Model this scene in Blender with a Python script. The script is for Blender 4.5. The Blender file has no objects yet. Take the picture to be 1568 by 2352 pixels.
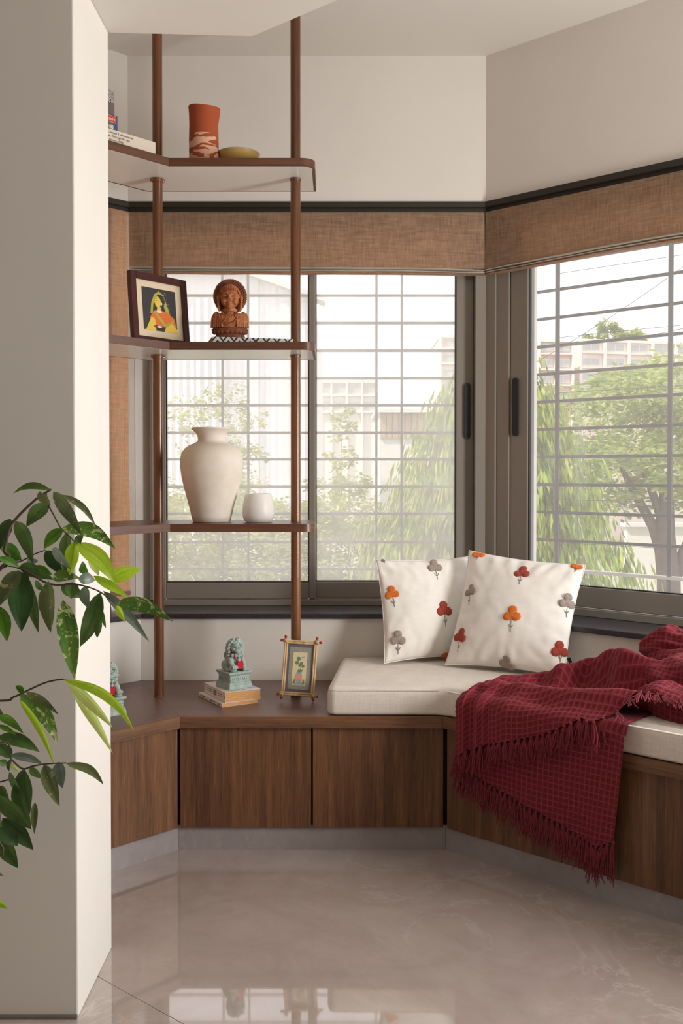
import bpy, bmesh, math, random
from mathutils import Vector, Matrix, Euler, noise
R = math.radians
PI = math.pi
sc = bpy.context.scene
COL = sc.collection
rnd = random.Random(7)

# ------------------------------------------------------------------ camera
F_PX, CX, CY, PITCH, EYE = 2300.0, 782.0, 1125.0, R(1.0), 1.2515
cam = bpy.data.cameras.new('camera')
cam_o = bpy.data.objects.new('camera', cam)
COL.objects.link(cam_o)
cam.sensor_fit = 'VERTICAL'
cam.sensor_height = 36.0
cam.lens = 36.0 * F_PX / 2352.0
cam.shift_x = (784.0 - CX) / 2352.0
cam.shift_y = (CY - 1176.0) / 2352.0
cam.clip_start = 0.05
cam.clip_end = 600
cam_o.location = (0, 0, EYE)
cam_o.rotation_euler = (R(90) - PITCH, 0, 0)
sc.camera = cam_o

# ------------------------------------------------------------------ sky, sun, lamps, exposure
world = bpy.data.worlds.new('world')
sc.world = world
world.use_nodes = True
wn = world.node_tree.nodes
wn['Background'].inputs['Color'].default_value = (0.99, 0.985, 1.0, 1)
wn['Background'].inputs['Strength'].default_value = 1.22

def lamp(name, kind, loc, rot, energy, color, **kw):
    d = bpy.data.lights.new(name, kind)
    d.energy = energy
    d.color = color
    for k, v in kw.items():
        setattr(d, k, v)
    o = bpy.data.objects.new(name, d)
    o.location = loc
    o.rotation_euler = rot
    COL.objects.link(o)
    return o

sun_dir = Vector((0.62, 0.30, -0.80))
lamp('sun', 'SUN', (-20, -10, 30), sun_dir.to_track_quat('-Z', 'Y').to_euler(), 3.7, (1.0, 0.93, 0.80), angle=R(1.2))
# added fill lamp inside the right wall, in place of an assumed window
lamp('side_fill', 'AREA', (2.45, 1.85, 1.25), (0, R(90), R(-8)), 62, (1.0, 0.985, 0.96), shape='RECTANGLE', size=1.4, size_y=0.7)

sc.view_settings.view_transform = 'Standard'
sc.view_settings.look = 'None'
sc.view_settings.exposure = 0.5
sc.view_settings.gamma = 1.0
sc.view_settings.use_curve_mapping = False

# ------------------------------------------------------------------ measuring helpers
def ray(px, py):
    r = (px - CX) / F_PX
    u = (CY - py) / F_PX
    return Vector((r, math.cos(PITCH) + u * math.sin(PITCH), u * math.cos(PITCH) - math.sin(PITCH)))

EYE_P = Vector((0, 0, EYE))
def at_y(px, py, y):
    d = ray(px, py)
    return EYE_P + d * (y / d.y)
def at_z(px, py, z):
    d = ray(px, py)
    return EYE_P + d * ((z - EYE) / d.z)

# ------------------------------------------------------------------ materials
def lin(c):
    c = c / 255.0
    return c / 12.92 if c <= 0.04045 else ((c + 0.055) / 1.055) ** 2.4
def rgb(r, g, b):
    return (lin(r), lin(g), lin(b), 1.0)

class NT:
    def __init__(self, name):
        self.m = bpy.data.materials.new(name)
        self.m.use_nodes = True
        self.t = self.m.node_tree
        self.b = self.t.nodes['Principled BSDF']
        self.out = self.t.nodes['Material Output']
    def n(self, kind, **kw):
        nd = self.t.nodes.new(kind)
        for k, v in kw.items():
            if k in nd.inputs:
                nd.inputs[k].default_value = v
            else:
                setattr(nd, k, v)
        return nd
    def l(self, a, b):
        self.t.links.new(a, b)
    def coords(self, kind='Object', scale=(1, 1, 1), rot=(0, 0, 0)):
        tc = self.n('ShaderNodeTexCoord')
        mp = self.n('ShaderNodeMapping')
        mp.inputs['Scale'].default_value = scale
        mp.inputs['Rotation'].default_value = rot
        self.l(tc.outputs[kind], mp.inputs['Vector'])
        return mp.outputs['Vector']
    def noise(self, vec, scale=5, detail=4, rough=0.55, dist=0.0):
        nd = self.n('ShaderNodeTexNoise')
        nd.inputs['Scale'].default_value = scale
        nd.inputs['Detail'].default_value = detail
        nd.inputs['Roughness'].default_value = rough
        nd.inputs['Distortion'].default_value = dist
        if vec is not None:
            self.l(vec, nd.inputs['Vector'])
        return nd.outputs['Fac']
    def ramp(self, fac, stops):
        nd = self.n('ShaderNodeValToRGB')
        e = nd.color_ramp.elements
        while len(e) < len(stops):
            e.new(0.5)
        for i, (p, c) in enumerate(stops):
            e[i].position = p
            e[i].color = c
        self.l(fac, nd.inputs['Fac'])
        return nd.outputs['Color']
    def mix(self, fac, a, b, mode='MIX'):
        nd = self.n('ShaderNodeMix')
        nd.data_type = 'RGBA'
        nd.blend_type = mode
        for sock, v in ((nd.inputs['Factor'], fac), (nd.inputs['A'], a), (nd.inputs['B'], b)):
            pass
        fs, as_, bs = nd.inputs[0], nd.inputs[6], nd.inputs[7]
        for sock, v in ((fs, fac), (as_, a), (bs, b)):
            if hasattr(v, 'is_linked'):
                self.l(v, sock)
            else:
                sock.default_value = v
        return nd.outputs[2]
    def bump(self, h, strength=0.3, dist=0.01):
        nd = self.n('ShaderNodeBump')
        nd.inputs['Strength'].default_value = strength
        nd.inputs['Distance'].default_value = dist
        self.l(h, nd.inputs['Height'])
        self.l(nd.outputs['Normal'], self.b.inputs['Normal'])
    def base(self, c):
        if hasattr(c, 'is_linked'):
            self.l(c, self.b.inputs['Base Color'])
        else:
            self.b.inputs['Base Color'].default_value = c
    def set(self, rough=0.5, metal=0.0, spec=0.5, sheen=0.0, coat=0.0):
        self.b.inputs['Roughness'].default_value = rough
        self.b.inputs['Metallic'].default_value = metal
        self.b.inputs['Specular IOR Level'].default_value = spec
        self.b.inputs['Sheen Weight'].default_value = sheen
        self.b.inputs['Coat Weight'].default_value = coat

def plain(name, c, rough=0.5, metal=0.0, spec=0.5, var=0.06, scale=8, bump=0.0, bscale=200):
    t = NT(name)
    v = t.coords('Object')
    f = t.noise(v, scale, 4)
    k = 1.0 + var
    lo = tuple(max(0, x * (1 - var)) for x in c[:3]) + (1,)
    hi = tuple(min(1, x * k) for x in c[:3]) + (1,)
    t.base(t.ramp(f, [(0.3, lo), (0.7, hi)]))
    t.set(rough, metal, spec)
    if bump:
        t.bump(t.noise(v, bscale, 3), bump, 0.002)
    return t.m

def wood(name, dark, mid, light, along='z', grain=60, rough=0.45, spec=0.4, coat=0.0):
    t = NT(name)
    s = {'z': (1, 1, 0.035), 'x': (0.035, 1, 1)}[along]
    v = t.coords('Object', s)
    n1 = t.noise(v, grain, 5, 0.6, 0.4)
    n2 = t.noise(v, grain * 3.2, 3, 0.6)
    n3 = t.noise(v, grain * 0.22, 3, 0.5)
    c = t.ramp(n1, [(0.34, dark), (0.46, mid), (0.56, mid), (0.68, light)])
    c = t.mix(0.35, c, t.ramp(n2, [(0.35, dark), (0.65, light)]))
    c = t.mix(0.35, c, t.ramp(n3, [(0.35, dark), (0.65, light)]))
    t.base(c)
    t.set(rough, 0, spec, coat=coat)
    t.bump(n2, 0.08, 0.002)
    return t.m

MAT = {}
MAT['wall'] = plain('wall_paint', (0.775, 0.738, 0.685, 1), 0.75, spec=0.25, var=0.015, scale=3, bump=0.04, bscale=300)
MAT['ceiling'] = plain('ceiling_paint', (0.73, 0.69, 0.635, 1), 0.85, spec=0.15, var=0.01, scale=2)
MAT['room_wall'] = plain('bounce_taupe_paint', (0.64, 0.59, 0.53, 1), 0.8, spec=0.2, var=0.02, scale=3)  # tone of the unseen walls, picked to control bounced light
MAT['kerb'] = plain('skirting_stone', rgb(120, 112, 103), 0.5)
MAT['wood_v'] = wood('walnut_laminate_upright', rgb(50, 30, 21), rgb(102, 67, 46), rgb(152, 106, 70), 'z', 120, 0.42, 0.4)
MAT['wood_h'] = wood('walnut_laminate_edge', rgb(62, 38, 26), rgb(110, 75, 53), rgb(152, 110, 78), 'x', 110, 0.42, 0.4)
MAT['wood_top'] = wood('walnut_laminate_top', rgb(90, 64, 56), rgb(108, 80, 71), rgb(124, 94, 84), 'x', 22, 0.36, 0.9)  # base lightened to stand in for the missing window sheen
MAT['pole'] = wood('teak_round_pole', rgb(60, 33, 18), rgb(112, 67, 37), rgb(146, 92, 52), 'z', 70, 0.28, 0.5, 0.2)
MAT['shelf'] = wood('teak_shelf_edge', rgb(56, 32, 22), rgb(96, 60, 42), rgb(124, 82, 58), 'x', 50, 0.35, 0.5)
MAT['shelf_white'] = plain('white_laminate', rgb(226, 226, 220), 0.22, spec=0.5, var=0.01)
MAT['alu'] = plain('taupe_aluminium', rgb(134, 126, 117), 0.38, metal=0.12, spec=0.5, var=0.03, scale=3)
MAT['alu_dark'] = plain('dark_bronze_rail', rgb(50, 45, 38), 0.45, metal=0.2, var=0.03)
MAT['gasket'] = plain('black_gasket', rgb(26, 25, 28), 0.55)
MAT['bars'] = plain('grille_grey_paint', rgb(74, 68, 70), 0.5, var=0.03)
MAT['wire'] = plain('dark_wire', rgb(70, 66, 66), 0.5)
MAT['granite'] = plain('black_granite', rgb(52, 49, 54), 0.28, spec=0.5, var=0.35, scale=160)
MAT['granite_edge'] = plain('black_granite_edge', rgb(26, 25, 29), 0.35, var=0.3, scale=160)
MAT['white_paint'] = plain('white_outside_plaster', rgb(232, 230, 228), 0.7, var=0.02)
MAT['near_black'] = plain('cabinet_carcass_black', rgb(28, 22, 20), 0.7)  # near-black board of the carcasses and the picture backing

def marble(name, a, b, c, vein, rough, sc_=1.0, spec=0.5):
    t = NT(name)
    v = t.coords('Object', (sc_,) * 3)
    n1 = t.noise(v, 1.3, 6, 0.62, 1.2)
    n2 = t.noise(v, 4.5, 8, 0.65, 1.5)
    col = t.mix(0.45, t.ramp(n1, [(0.3, a), (0.5, b), (0.7, c)]), t.ramp(n2, [(0.3, a), (0.7, c)]))
    n3 = t.noise(v, 1.7, 9, 0.60, 2.2)
    v1 = t.ramp(n3, [(0.486, (0, 0, 0, 1)), (0.50, (1, 1, 1, 1)), (0.514, (0, 0, 0, 1))])
    n4 = t.noise(v, 0.9, 3, 0.5)
    msk = t.ramp(n4, [(0.44, (0, 0, 0, 1)), (0.64, (1, 1, 1, 1))])
    k = t.mix(1.0, v1, msk, 'MULTIPLY')
    col = t.mix(k, col, vein)
    t.base(col)
    t.set(rough, 0, spec, coat=1.0 if rough < .1 else 0)
    t.b.inputs['Coat Roughness'].default_value = .02
    return t.m
MAT['floor'] = marble('polished_greige_marble', rgb(166, 151, 144), rgb(182, 168, 161), rgb(196, 184, 178), rgb(205, 195, 188), 0.05, 1.0, 1.0)
MAT['plinth'] = marble('plinth_marble', rgb(148, 139, 138), rgb(160, 152, 151), rgb(171, 163, 162), rgb(186, 180, 178), 0.16, 2.0)

def fabric(name, c, sc_=900, var=0.12, bump=0.25, trans=0.0, tcol=None, rough=0.9, sheen=0.1, slub=True):
    t = NT(name)
    v1 = t.coords('Object', (1, 1, 0.12))
    v2 = t.coords('Object', (0.10, 0.10, 1))
    v3 = t.coords('Object')
    a = t.noise(v1, sc_ * 0.35, 4, 0.65)
    b = t.noise(v2, sc_ * 0.35, 4, 0.65)
    h = t.mix(0.5, a, b)
    lo = tuple(x * (1 - var * 1.6) for x in c[:3]) + (1,)
    hi = tuple(min(1, x * (1 + var * 1.6)) for x in c[:3]) + (1,)
    col = t.ramp(h, [(0.36, lo), (0.64, hi)])
    big = t.noise(v3, 6, 3)
    col = t.mix(0.5, col, t.mix(1.0, col, t.ramp(big, [(0.3, (0.9, 0.9, 0.9, 1)), (0.7, (1.0, 1.0, 1.0, 1))]), 'MULTIPLY'))
    t.base(col)
    t.set(rough, 0, 0.15, sheen)
    t.bump(h, bump, 0.002)
    if trans:
        tr = t.n('ShaderNodeBsdfTranslucent')
        tr.inputs['Color'].default_value = tcol or c
        mx = t.n('ShaderNodeMixShader')
        mx.inputs[0].default_value = trans
        t.l(t.b.outputs[0], mx.inputs[1])
        t.l(tr.outputs[0], mx.inputs[2])
        t.l(mx.outputs[0], t.out.inputs['Surface'])
    return t.m
MAT['blind'] = fabric('brown_linen', rgb(178, 150, 126), 420, 0.22, 0.4, 0.42, rgb(216, 164, 124))
MAT['blind_lining'] = fabric('pale_blind_lining', rgb(205, 198, 186), 700, 0.05, 0.2, 0.25, rgb(230, 225, 215))
MAT['cushion'] = fabric('natural_linen', rgb(230, 221, 210), 600, 0.05, 0.25)
MAT['pillow'] = fabric('white_cotton', rgb(246, 242, 235), 900, 0.02, 0.12)
MAT['rust'] = fabric('rust_tufting', rgb(168, 74, 62), 2500, 0.25, 0.8)
MAT['orange'] = fabric('orange_tufting', rgb(221, 118, 52), 2500, 0.25, 0.8)
MAT['grey_tuft'] = fabric('taupe_tufting', rgb(164, 150, 140), 2500, 0.3, 0.8)
MAT['stem_thread'] = fabric('grey_stem_thread', rgb(150, 142, 134), 2500, 0.1, 0.4)

# ---- glass with a milky film that puts glare haze into the material
def glass(name, haze):
    t = NT(name)
    v = t.coords('Object')
    tr = t.n('ShaderNodeBsdfTransparent')
    tl = t.n('ShaderNodeBsdfTranslucent')
    tl.inputs['Color'].default_value = (1.0, 0.97, 0.93, 1)
    gl = t.n('ShaderNodeBsdfGlossy')
    gl.inputs['Roughness'].default_value = 0.02
    m1 = t.n('ShaderNodeMixShader')
    f = t.noise(v, 1.6, 5, 0.6)
    r = t.n('ShaderNodeMapRange')
    t.l(f, r.inputs['Value'])
    r.inputs['From Min'].default_value = 0.3
    r.inputs['From Max'].default_value = 0.7
    r.inputs['To Min'].default_value = haze * 0.8
    r.inputs['To Max'].default_value = haze * 1.2
    t.l(r.outputs[0], m1.inputs[0])
    t.l(tr.outputs[0], m1.inputs[1])
    t.l(tl.outputs[0], m1.inputs[2])
    m2 = t.n('ShaderNodeMixShader')
    m2.inputs[0].default_value = 0.03
    t.l(m1.outputs[0], m2.inputs[1])
    t.l(gl.outputs[0], m2.inputs[2])
    t.l(m2.outputs[0], t.out.inputs['Surface'])
    t.t.nodes.remove(t.b)
    return t.m
MAT['glass_mid'] = glass('hazy_pane_glass', 0.31)
MAT['glass_right'] = glass('lightly_hazy_pane_glass', 0.14)

# ------------------------------------------------------------------ mesh helpers
class MB:
    """collects shapes for one mesh object"""
    def __init__(self):
        self.bm = bmesh.new()
        self.mi = 0
        self.uv = None
    def _fin(self, faces):
        for f in faces:
            f.material_index = self.mi
    def box(self, x0, x1, y0, y1, z0, z1, bevel=0.0, seg=1, rot=None, at=None):
        b = bmesh.new()
        bmesh.ops.create_cube(b, size=1)
        for v in b.verts:
            v.co = Vector((x0 + (v.co.x + .5) * (x1 - x0), y0 + (v.co.y + .5) * (y1 - y0), z0 + (v.co.z + .5) * (z1 - z0)))
        if bevel:
            bmesh.ops.bevel(b, geom=b.edges[:], offset=bevel, segments=seg, affect='EDGES', profile=0.5)
        self.join(b, rot, at)
        return self
    def join(self, b, rot=None, at=None):
        if rot is not None:
            b.transform(Euler(rot).to_matrix().to_4x4())
        if at is not None:
            b.transform(Matrix.Translation(at))
        vm = {}
        for v in b.verts:
            vm[v] = self.bm.verts.new(v.co)
        for f in b.faces:
            try:
                nf = self.bm.faces.new([vm[v] for v in f.verts])
                nf.material_index = self.mi
            except ValueError:
                pass
        b.free()
    def prism(self, poly, z0, z1, bevel=0.0, seg=2):
        b = bmesh.new()
        vs = [b.verts.new((p[0], p[1], z0)) for p in poly]
        f = b.faces.new(vs)
        b.normal_update()
        if f.normal.z > 0:
            f.normal_flip()
        ext = bmesh.ops.extrude_face_region(b, geom=[f])
        for v in [g for g in ext['geom'] if isinstance(g, bmesh.types.BMVert)]:
            v.co.z = z1
        bmesh.ops.recalc_face_normals(b, faces=b.faces[:])
        if bevel:
            bmesh.ops.bevel(b, geom=b.edges[:], offset=bevel, segments=seg, affect='EDGES', profile=0.5)
        self.join(b)
        return self
    def tube(self, pts, rad, n=8, cap=True, squash=None):
        pts = [Vector(p) for p in pts]
        m = len(pts)
        rads = rad if hasattr(rad, '__len__') else [rad] * m
        rings = []
        ref = None
        for i, p in enumerate(pts):
            t = (pts[min(i + 1, m - 1)] - pts[max(i - 1, 0)])
            if t.length < 1e-9:
                t = Vector((0, 0, 1))
            t.normalize()
            if ref is None:
                ref = Vector((1, 0, 0)) if abs(t.x) < 0.8 else Vector((0, 1, 0))
            a = (ref - t * ref.dot(t)).normalized()
            ref = a
            c = t.cross(a)
            rings.append([self.bm.verts.new(p + (a * math.cos(2 * PI * k / n) + c * math.sin(2 * PI * k / n)) * rads[i]) for k in range(n)])
        for i in range(m - 1):
            for k in range(n):
                f = self.bm.faces.new((rings[i][k], rings[i][(k + 1) % n], rings[i + 1][(k + 1) % n], rings[i + 1][k]))
                f.material_index = self.mi
        if cap:
            for r_, flip in ((rings[0], True), (rings[-1], False)):
                f = self.bm.faces.new(r_[::-1] if flip else r_)
                f.material_index = self.mi
        return self
    def lathe(self, prof, n=40, at=(0, 0, 0)):
        at = Vector(at)
        rings = []
        for (r_, z) in prof:
            if r_ < 1e-6:
                rings.append([self.bm.verts.new(at + Vector((0, 0, z)))])
            else:
                rings.append([self.bm.verts.new(at + Vector((r_ * math.cos(2 * PI * k / n), r_ * math.sin(2 * PI * k / n), z))) for k in range(n)])
        for a, b in zip(rings, rings[1:]):
            for k in range(n):
                q = [a[k % len(a)], a[(k + 1) % n % len(a)], b[(k + 1) % n % len(b)], b[k % len(b)]]
                u = []
                for w in q:
                    if w not in u:
                        u.append(w)
                if len(u) > 2:
                    f = self.bm.faces.new(u)
                    f.material_index = self.mi
        return self
    def ball(self, c, r, sub=2, rot=None):
        b = bmesh.new()
        bmesh.ops.create_icosphere(b, subdivisions=sub, radius=1)
        rr = r if hasattr(r, '__len__') else (r, r, r)
        for v in b.verts:
            v.co = Vector((v.co.x * rr[0], v.co.y * rr[1], v.co.z * rr[2]))
        self.join(b, rot, c)
        return self
    def grid(self, fn, nu, nv, uvs=None, wrap=False):
        vs = [[self.bm.verts.new(fn(i / nu, j / nv)) for j in range(nv + 1)] for i in range(nu + 1)]
        lay = self.bm.loops.layers.uv.verify() if uvs else None
        for i in range(nu):
            for j in range(nv):
                f = self.bm.faces.new((vs[i][j], vs[i + 1][j], vs[i + 1][j + 1], vs[i][j + 1]))
                f.material_index = self.mi
                if lay:
                    for lp, (a, b) in zip(f.loops, ((i, j), (i + 1, j), (i + 1, j + 1), (i, j + 1))):
                        lp[lay].uv = uvs(a / nu, b / nv)
        return vs
    def poly(self, pts):
        f = self.bm.faces.new([self.bm.verts.new(Vector(p)) for p in pts])
        f.material_index = self.mi
        return self
    def mesh(self, name, smooth=False, recalc=True):
        if recalc:
            bmesh.ops.recalc_face_normals(self.bm, faces=self.bm.faces[:])
        me = bpy.data.meshes.new(name)
        self.bm.to_mesh(me)
        self.bm.free()
        if smooth:
            for p in me.polygons:
                p.use_smooth = True
        return me
    def build(self, name, mats, parent=None, smooth=False, recalc=True, angle=None):
        me = self.mesh(name, smooth, recalc)
        return link(name, me, mats, parent, angle)

def link(name, me, mats, parent=None, angle=None):
    for m in (mats if isinstance(mats, (list, tuple)) else [mats]):
        me.materials.append(MAT[m] if isinstance(m, str) else m)
    o = bpy.data.objects.new(name, me)
    COL.objects.link(o)
    if parent is not None:
        o.parent = parent
    if angle:
        for p in me.polygons:
            p.use_smooth = True
        me.set_sharp_from_angle(angle=R(angle))
    return o

def tag(o, label=None, cat=None, group=None, kind=None):
    if label: o['label'] = label
    if cat: o['category'] = cat
    if group: o['group'] = group
    if kind: o['kind'] = kind
    return o
def thing(name, label, cat, loc=(0, 0, 0), rotz=0.0, group=None):
    o = bpy.data.objects.new(name, None)
    o.empty_display_size = 0.05
    COL.objects.link(o)
    o.location = loc
    o.rotation_euler = (0, 0, rotz)
    return tag(o, label, cat, group)
def struct(name, mb, mats, **kw):
    o = mb.build(name, mats, **kw)
    o['kind'] = 'structure'
    return o
def struct_empty(name, loc=(0, 0, 0), rotz=0.0):
    o = bpy.data.objects.new(name, None)
    COL.objects.link(o)
    o.location = loc
    o.rotation_euler = (0, 0, rotz)
    o['kind'] = 'structure'
    return o

def blob(name, prims, voxel, mats, parent=None, smooth_iter=2):
    """one continuous sculpted surface: shapes fused by a voxel remesh"""
    mb = MB()
    for p in prims:
        if p[0] == 's':
            mb.ball(p[1], p[2], 2, p[3] if len(p) > 3 else None)
        elif p[0] == 't':
            mb.tube(p[1], p[2], 10)
        elif p[0] == 'l':
            mb.lathe(p[1], 40, p[2] if len(p) > 2 else (0, 0, 0))
        elif p[0] == 'b':
            mb.box(*p[1], bevel=p[2] if len(p) > 2 else 0)
    me = mb.mesh('tmp')
    o = bpy.data.objects.new('tmp', me)
    COL.objects.link(o)
    md = o.modifiers.new('r', 'REMESH')
    md.mode = 'VOXEL'
    md.voxel_size = voxel
    if smooth_iter:
        s = o.modifiers.new('s', 'SMOOTH')
        s.iterations = smooth_iter
        s.factor = 0.5
    dg = bpy.context.evaluated_depsgraph_get()
    me2 = bpy.data.meshes.new_from_object(o.evaluated_get(dg))
    bpy.data.objects.remove(o)
    bpy.data.meshes.remove(me)
    me2.materials.clear()
    for p in me2.polygons:
        p.use_smooth = True
    me2.name = name
    return link(name, me2, mats, parent)

def text_mesh(s, size, align='LEFT'):
    cu = bpy.data.curves.new('t', 'FONT')
    cu.body = s
    cu.size = size
    cu.align_x = align
    cu.resolution_u = 2
    o = bpy.data.objects.new('t', cu)
    COL.objects.link(o)
    dg = bpy.context.evaluated_depsgraph_get()
    me = bpy.data.meshes.new_from_object(o.evaluated_get(dg))
    bpy.data.objects.remove(o)
    bpy.data.curves.remove(cu)
    me.materials.clear()
    return me
def text(name, s, size, mat, parent, loc, rot, align='LEFT', sx=1.0):
    o = link(name, text_mesh(s, size, align), mat, parent)
    o.location = loc
    o.rotation_euler = rot
    o.scale = (sx, 1, 1)
    return o

# ------------------------------------------------------------------ plan of the bay
AL, AR = R(46), R(43)                      # turn of the left and right sides of the bay
Z_SILL, Z_HEAD, Z_CEIL, Z_SOFFIT = 0.71, 2.34, 2.927, 2.393
def lf(p0, s, n=0.0):                      # left side: s runs along it away from the corner, n outwards
    return (p0[0] - s * math.cos(AL) - n * math.sin(AL), p0[1] - s * math.sin(AL) + n * math.cos(AL))
def rf(p0, s, n=0.0):
    return (p0[0] + s * math.cos(AR) + n * math.sin(AR), p0[1] - s * math.sin(AR) + n * math.cos(AR))
UL, UR = (-0.857, 4.058), (0.585, 4.058)   # corners of the upper wall and windows
LL, LR = (-0.770, 3.847), (0.502, 3.847)   # corners of the thicker wall under the sills
BL, BR = (-0.525, 3.270), (0.335, 3.270)   # corners of the bench front
def mitre_l(p, n): return (p[0] - n * math.tan(AL / 2), p[1] + n)
def mitre_r(p, n): return (p[0] + n * math.tan(AR / 2), p[1] + n)

# floor of large slabs
tile_dir = (at_z(416, 2349, 0) - at_z(254, 2259, 0)).normalized()
ta = math.atan2(tile_dir.y, tile_dir.x)
fl = struct_empty('floor', (at_z(254, 2259, 0).x, at_z(254, 2259, 0).y, 0), ta)
for i in range(-2, 2):
    for j in range(-2, 3):
        MB().box(i * 3.2 - 1.1 + .0008, (i + 1) * 3.2 - 1.1 - .0008, j * 1.6 + .0008, (j + 1) * 1.6 - .0008, -0.02, 0.0, 0.0006).build('tile', 'floor', fl)
MB().box(-9, 9, -6, 6, -0.05, -0.004).build('grout_bed', 'kerb', fl)

struct('ceiling', MB().prism([(-2.75, -2.75), (2.75, -2.75), (2.75, 2.2), rf(UR, 0, .35), lf(UL, 0, .35), (-2.75, 2.2)], Z_CEIL, Z_CEIL + .15), 'ceiling')
struct('trim_1', MB().prism([(-2.6, -2.6), (2.6, -2.6), (2.6, 0.09), (-0.23, 2.641), (-0.602, 2.620), (-2.6, 2.620)], Z_SOFFIT, Z_CEIL - .001), 'ceiling')
struct('wall_pillar', MB().box(-2.6, -0.602, 2.276, 2.614, 0, Z_SOFFIT - .0005, 0.004, 2), 'wall')
struct('baseboard_pillar', MB().box(-2.6, -0.603, 2.268, 2.277, 0, 0.006).box(-2.6, -0.604, 2.2715, 2.277, .006, .0085), 'kerb')

def band(name, p0, fn, s0, s1, n0, n1, z0, z1, mat):
    return struct(name, MB().prism([fn(p0, s0, n0), fn(p0, s1, n0), fn(p0, s1, n1), fn(p0, s0, n1)], z0, z1), mat)
# middle wall
w = MB()
w.prism([UL, UR, mitre_r(UR, .2), mitre_l(UL, .2)], Z_HEAD, Z_CEIL)
w.prism([LL, LR, mitre_r(LR, .4), mitre_l(LL, .4)], 0, Z_SILL - .02)
w.prism([(-.857, 4.057), (-.836, 4.062), (-.8345, 4.070), (-.833, 4.064), (-.7755, 4.105), (-.7755, 4.25), (-.95, 4.25)], Z_SILL, Z_HEAD - .0405)
struct('wall_middle', w, 'wall')
w = MB()
w.prism([UR, rf(UR, 2.76), rf(UR, 2.76, .2), mitre_r(UR, .2)], Z_HEAD, Z_CEIL)
w.prism([LR, rf(LR, 2.9), rf(LR, 2.9, .4), mitre_r(LR, .4)], 0, Z_SILL - .02)
struct('wall_right', w, 'wall')
w = MB()
w.prism([UL, lf(UL, 2.0), lf(UL, 2.0, .2), mitre_l(UL, .2)], Z_HEAD, Z_CEIL)
w.prism([LL, lf(LL, 1.9), lf(LL, 1.9, .4), mitre_l(LL, .4)], 0, Z_SILL - .02)
struct('wall_left', w, 'wall')
struct('wall_right_side', MB().box(2.6, 2.75, -2.75, 2.2, 0, Z_CEIL), 'room_wall')
struct('wall_left_side', MB().box(-2.75, -2.6, -2.75, 2.62, 0, Z_CEIL), 'room_wall')
struct('wall_rear', MB().box(-2.6, 2.6, -2.75, -2.6, 0, Z_CEIL), 'room_wall')

# granite sills
s_ = MB()
Lo, Ro = mitre_l(LL, -.02), mitre_r(LR, -.02)
s_.prism([Lo, Ro, mitre_r(LR, .235), mitre_l(LL, .235)], Z_SILL - .02, Z_SILL, .002, 1)
struct('trim_2', s_, 'granite')
struct('trim_3', MB().prism([Ro, rf(LR, 2.9, -.02), rf(LR, 2.9, .235), mitre_r(LR, .235)], Z_SILL - .02, Z_SILL, .002, 1), 'granite')
struct('trim_4', MB().prism([Lo, lf(LL, 1.9, -.02), lf(LL, 1.9, .235), mitre_l(LL, .235)], Z_SILL - .02, Z_SILL, .002, 1), 'granite')

# dark rail under the upper wall
r_ = MB()
r_.prism([mitre_l(UL, -.012), mitre_r(UR, -.012), mitre_r(UR, .06), mitre_l(UL, .06)], Z_HEAD - .022, Z_HEAD)
r_.prism([mitre_l(UL, .004), mitre_r(UR, .004), mitre_r(UR, .06), mitre_l(UL, .06)], Z_HEAD - .04, Z_HEAD - .022)
struct('trim_5', r_, 'alu_dark')
r_ = MB()
r_.prism([mitre_r(UR, -.012), rf(UR, 2.7, -.012), rf(UR, 2.7, .06), mitre_r(UR, .06)], Z_HEAD - .022, Z_HEAD)
r_.prism([mitre_r(UR, .004), rf(UR, 2.7, .004), rf(UR, 2.7, .06), mitre_r(UR, .06)], Z_HEAD - .04, Z_HEAD - .022)
struct('trim_6', r_, 'alu_dark')
r_ = MB()
r_.prism([mitre_l(UL, -.012), lf(UL, 1.9, -.012), lf(UL, 1.9, .06), mitre_l(UL, .06)], Z_HEAD - .022, Z_HEAD)
r_.prism([mitre_l(UL, .004), lf(UL, 1.9, .004), lf(UL, 1.9, .06), mitre_l(UL, .06)], Z_HEAD - .04, Z_HEAD - .022)
struct('trim_7', r_, 'alu_dark')

# ------------------------------------------------------------------ windows (local x along, y outwards)
def handle(parent, x, y, z0, z1, wd=.0125):
    h = MB()
    pts = []
    for k in range(9):
        a = PI * k / 8
        pts.append((x + wd * math.cos(a), z1 - wd + wd * math.sin(a)))
    for k in range(9):
        a = PI + PI * k / 8
        pts.append((x + wd * math.cos(a), z0 + wd + wd * math.sin(a)))
    b = bmesh.new()
    vs = [b.verts.new((p[0], y, p[1])) for p in pts]
    f = b.faces.new(vs)
    e = bmesh.ops.extrude_face_region(b, geom=[f])
    for v in [g for g in e['geom'] if isinstance(g, bmesh.types.BMVert)]:
        v.co.y = y - .010
    h.join(b)
    h.build('handle', 'gasket', parent)

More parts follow.
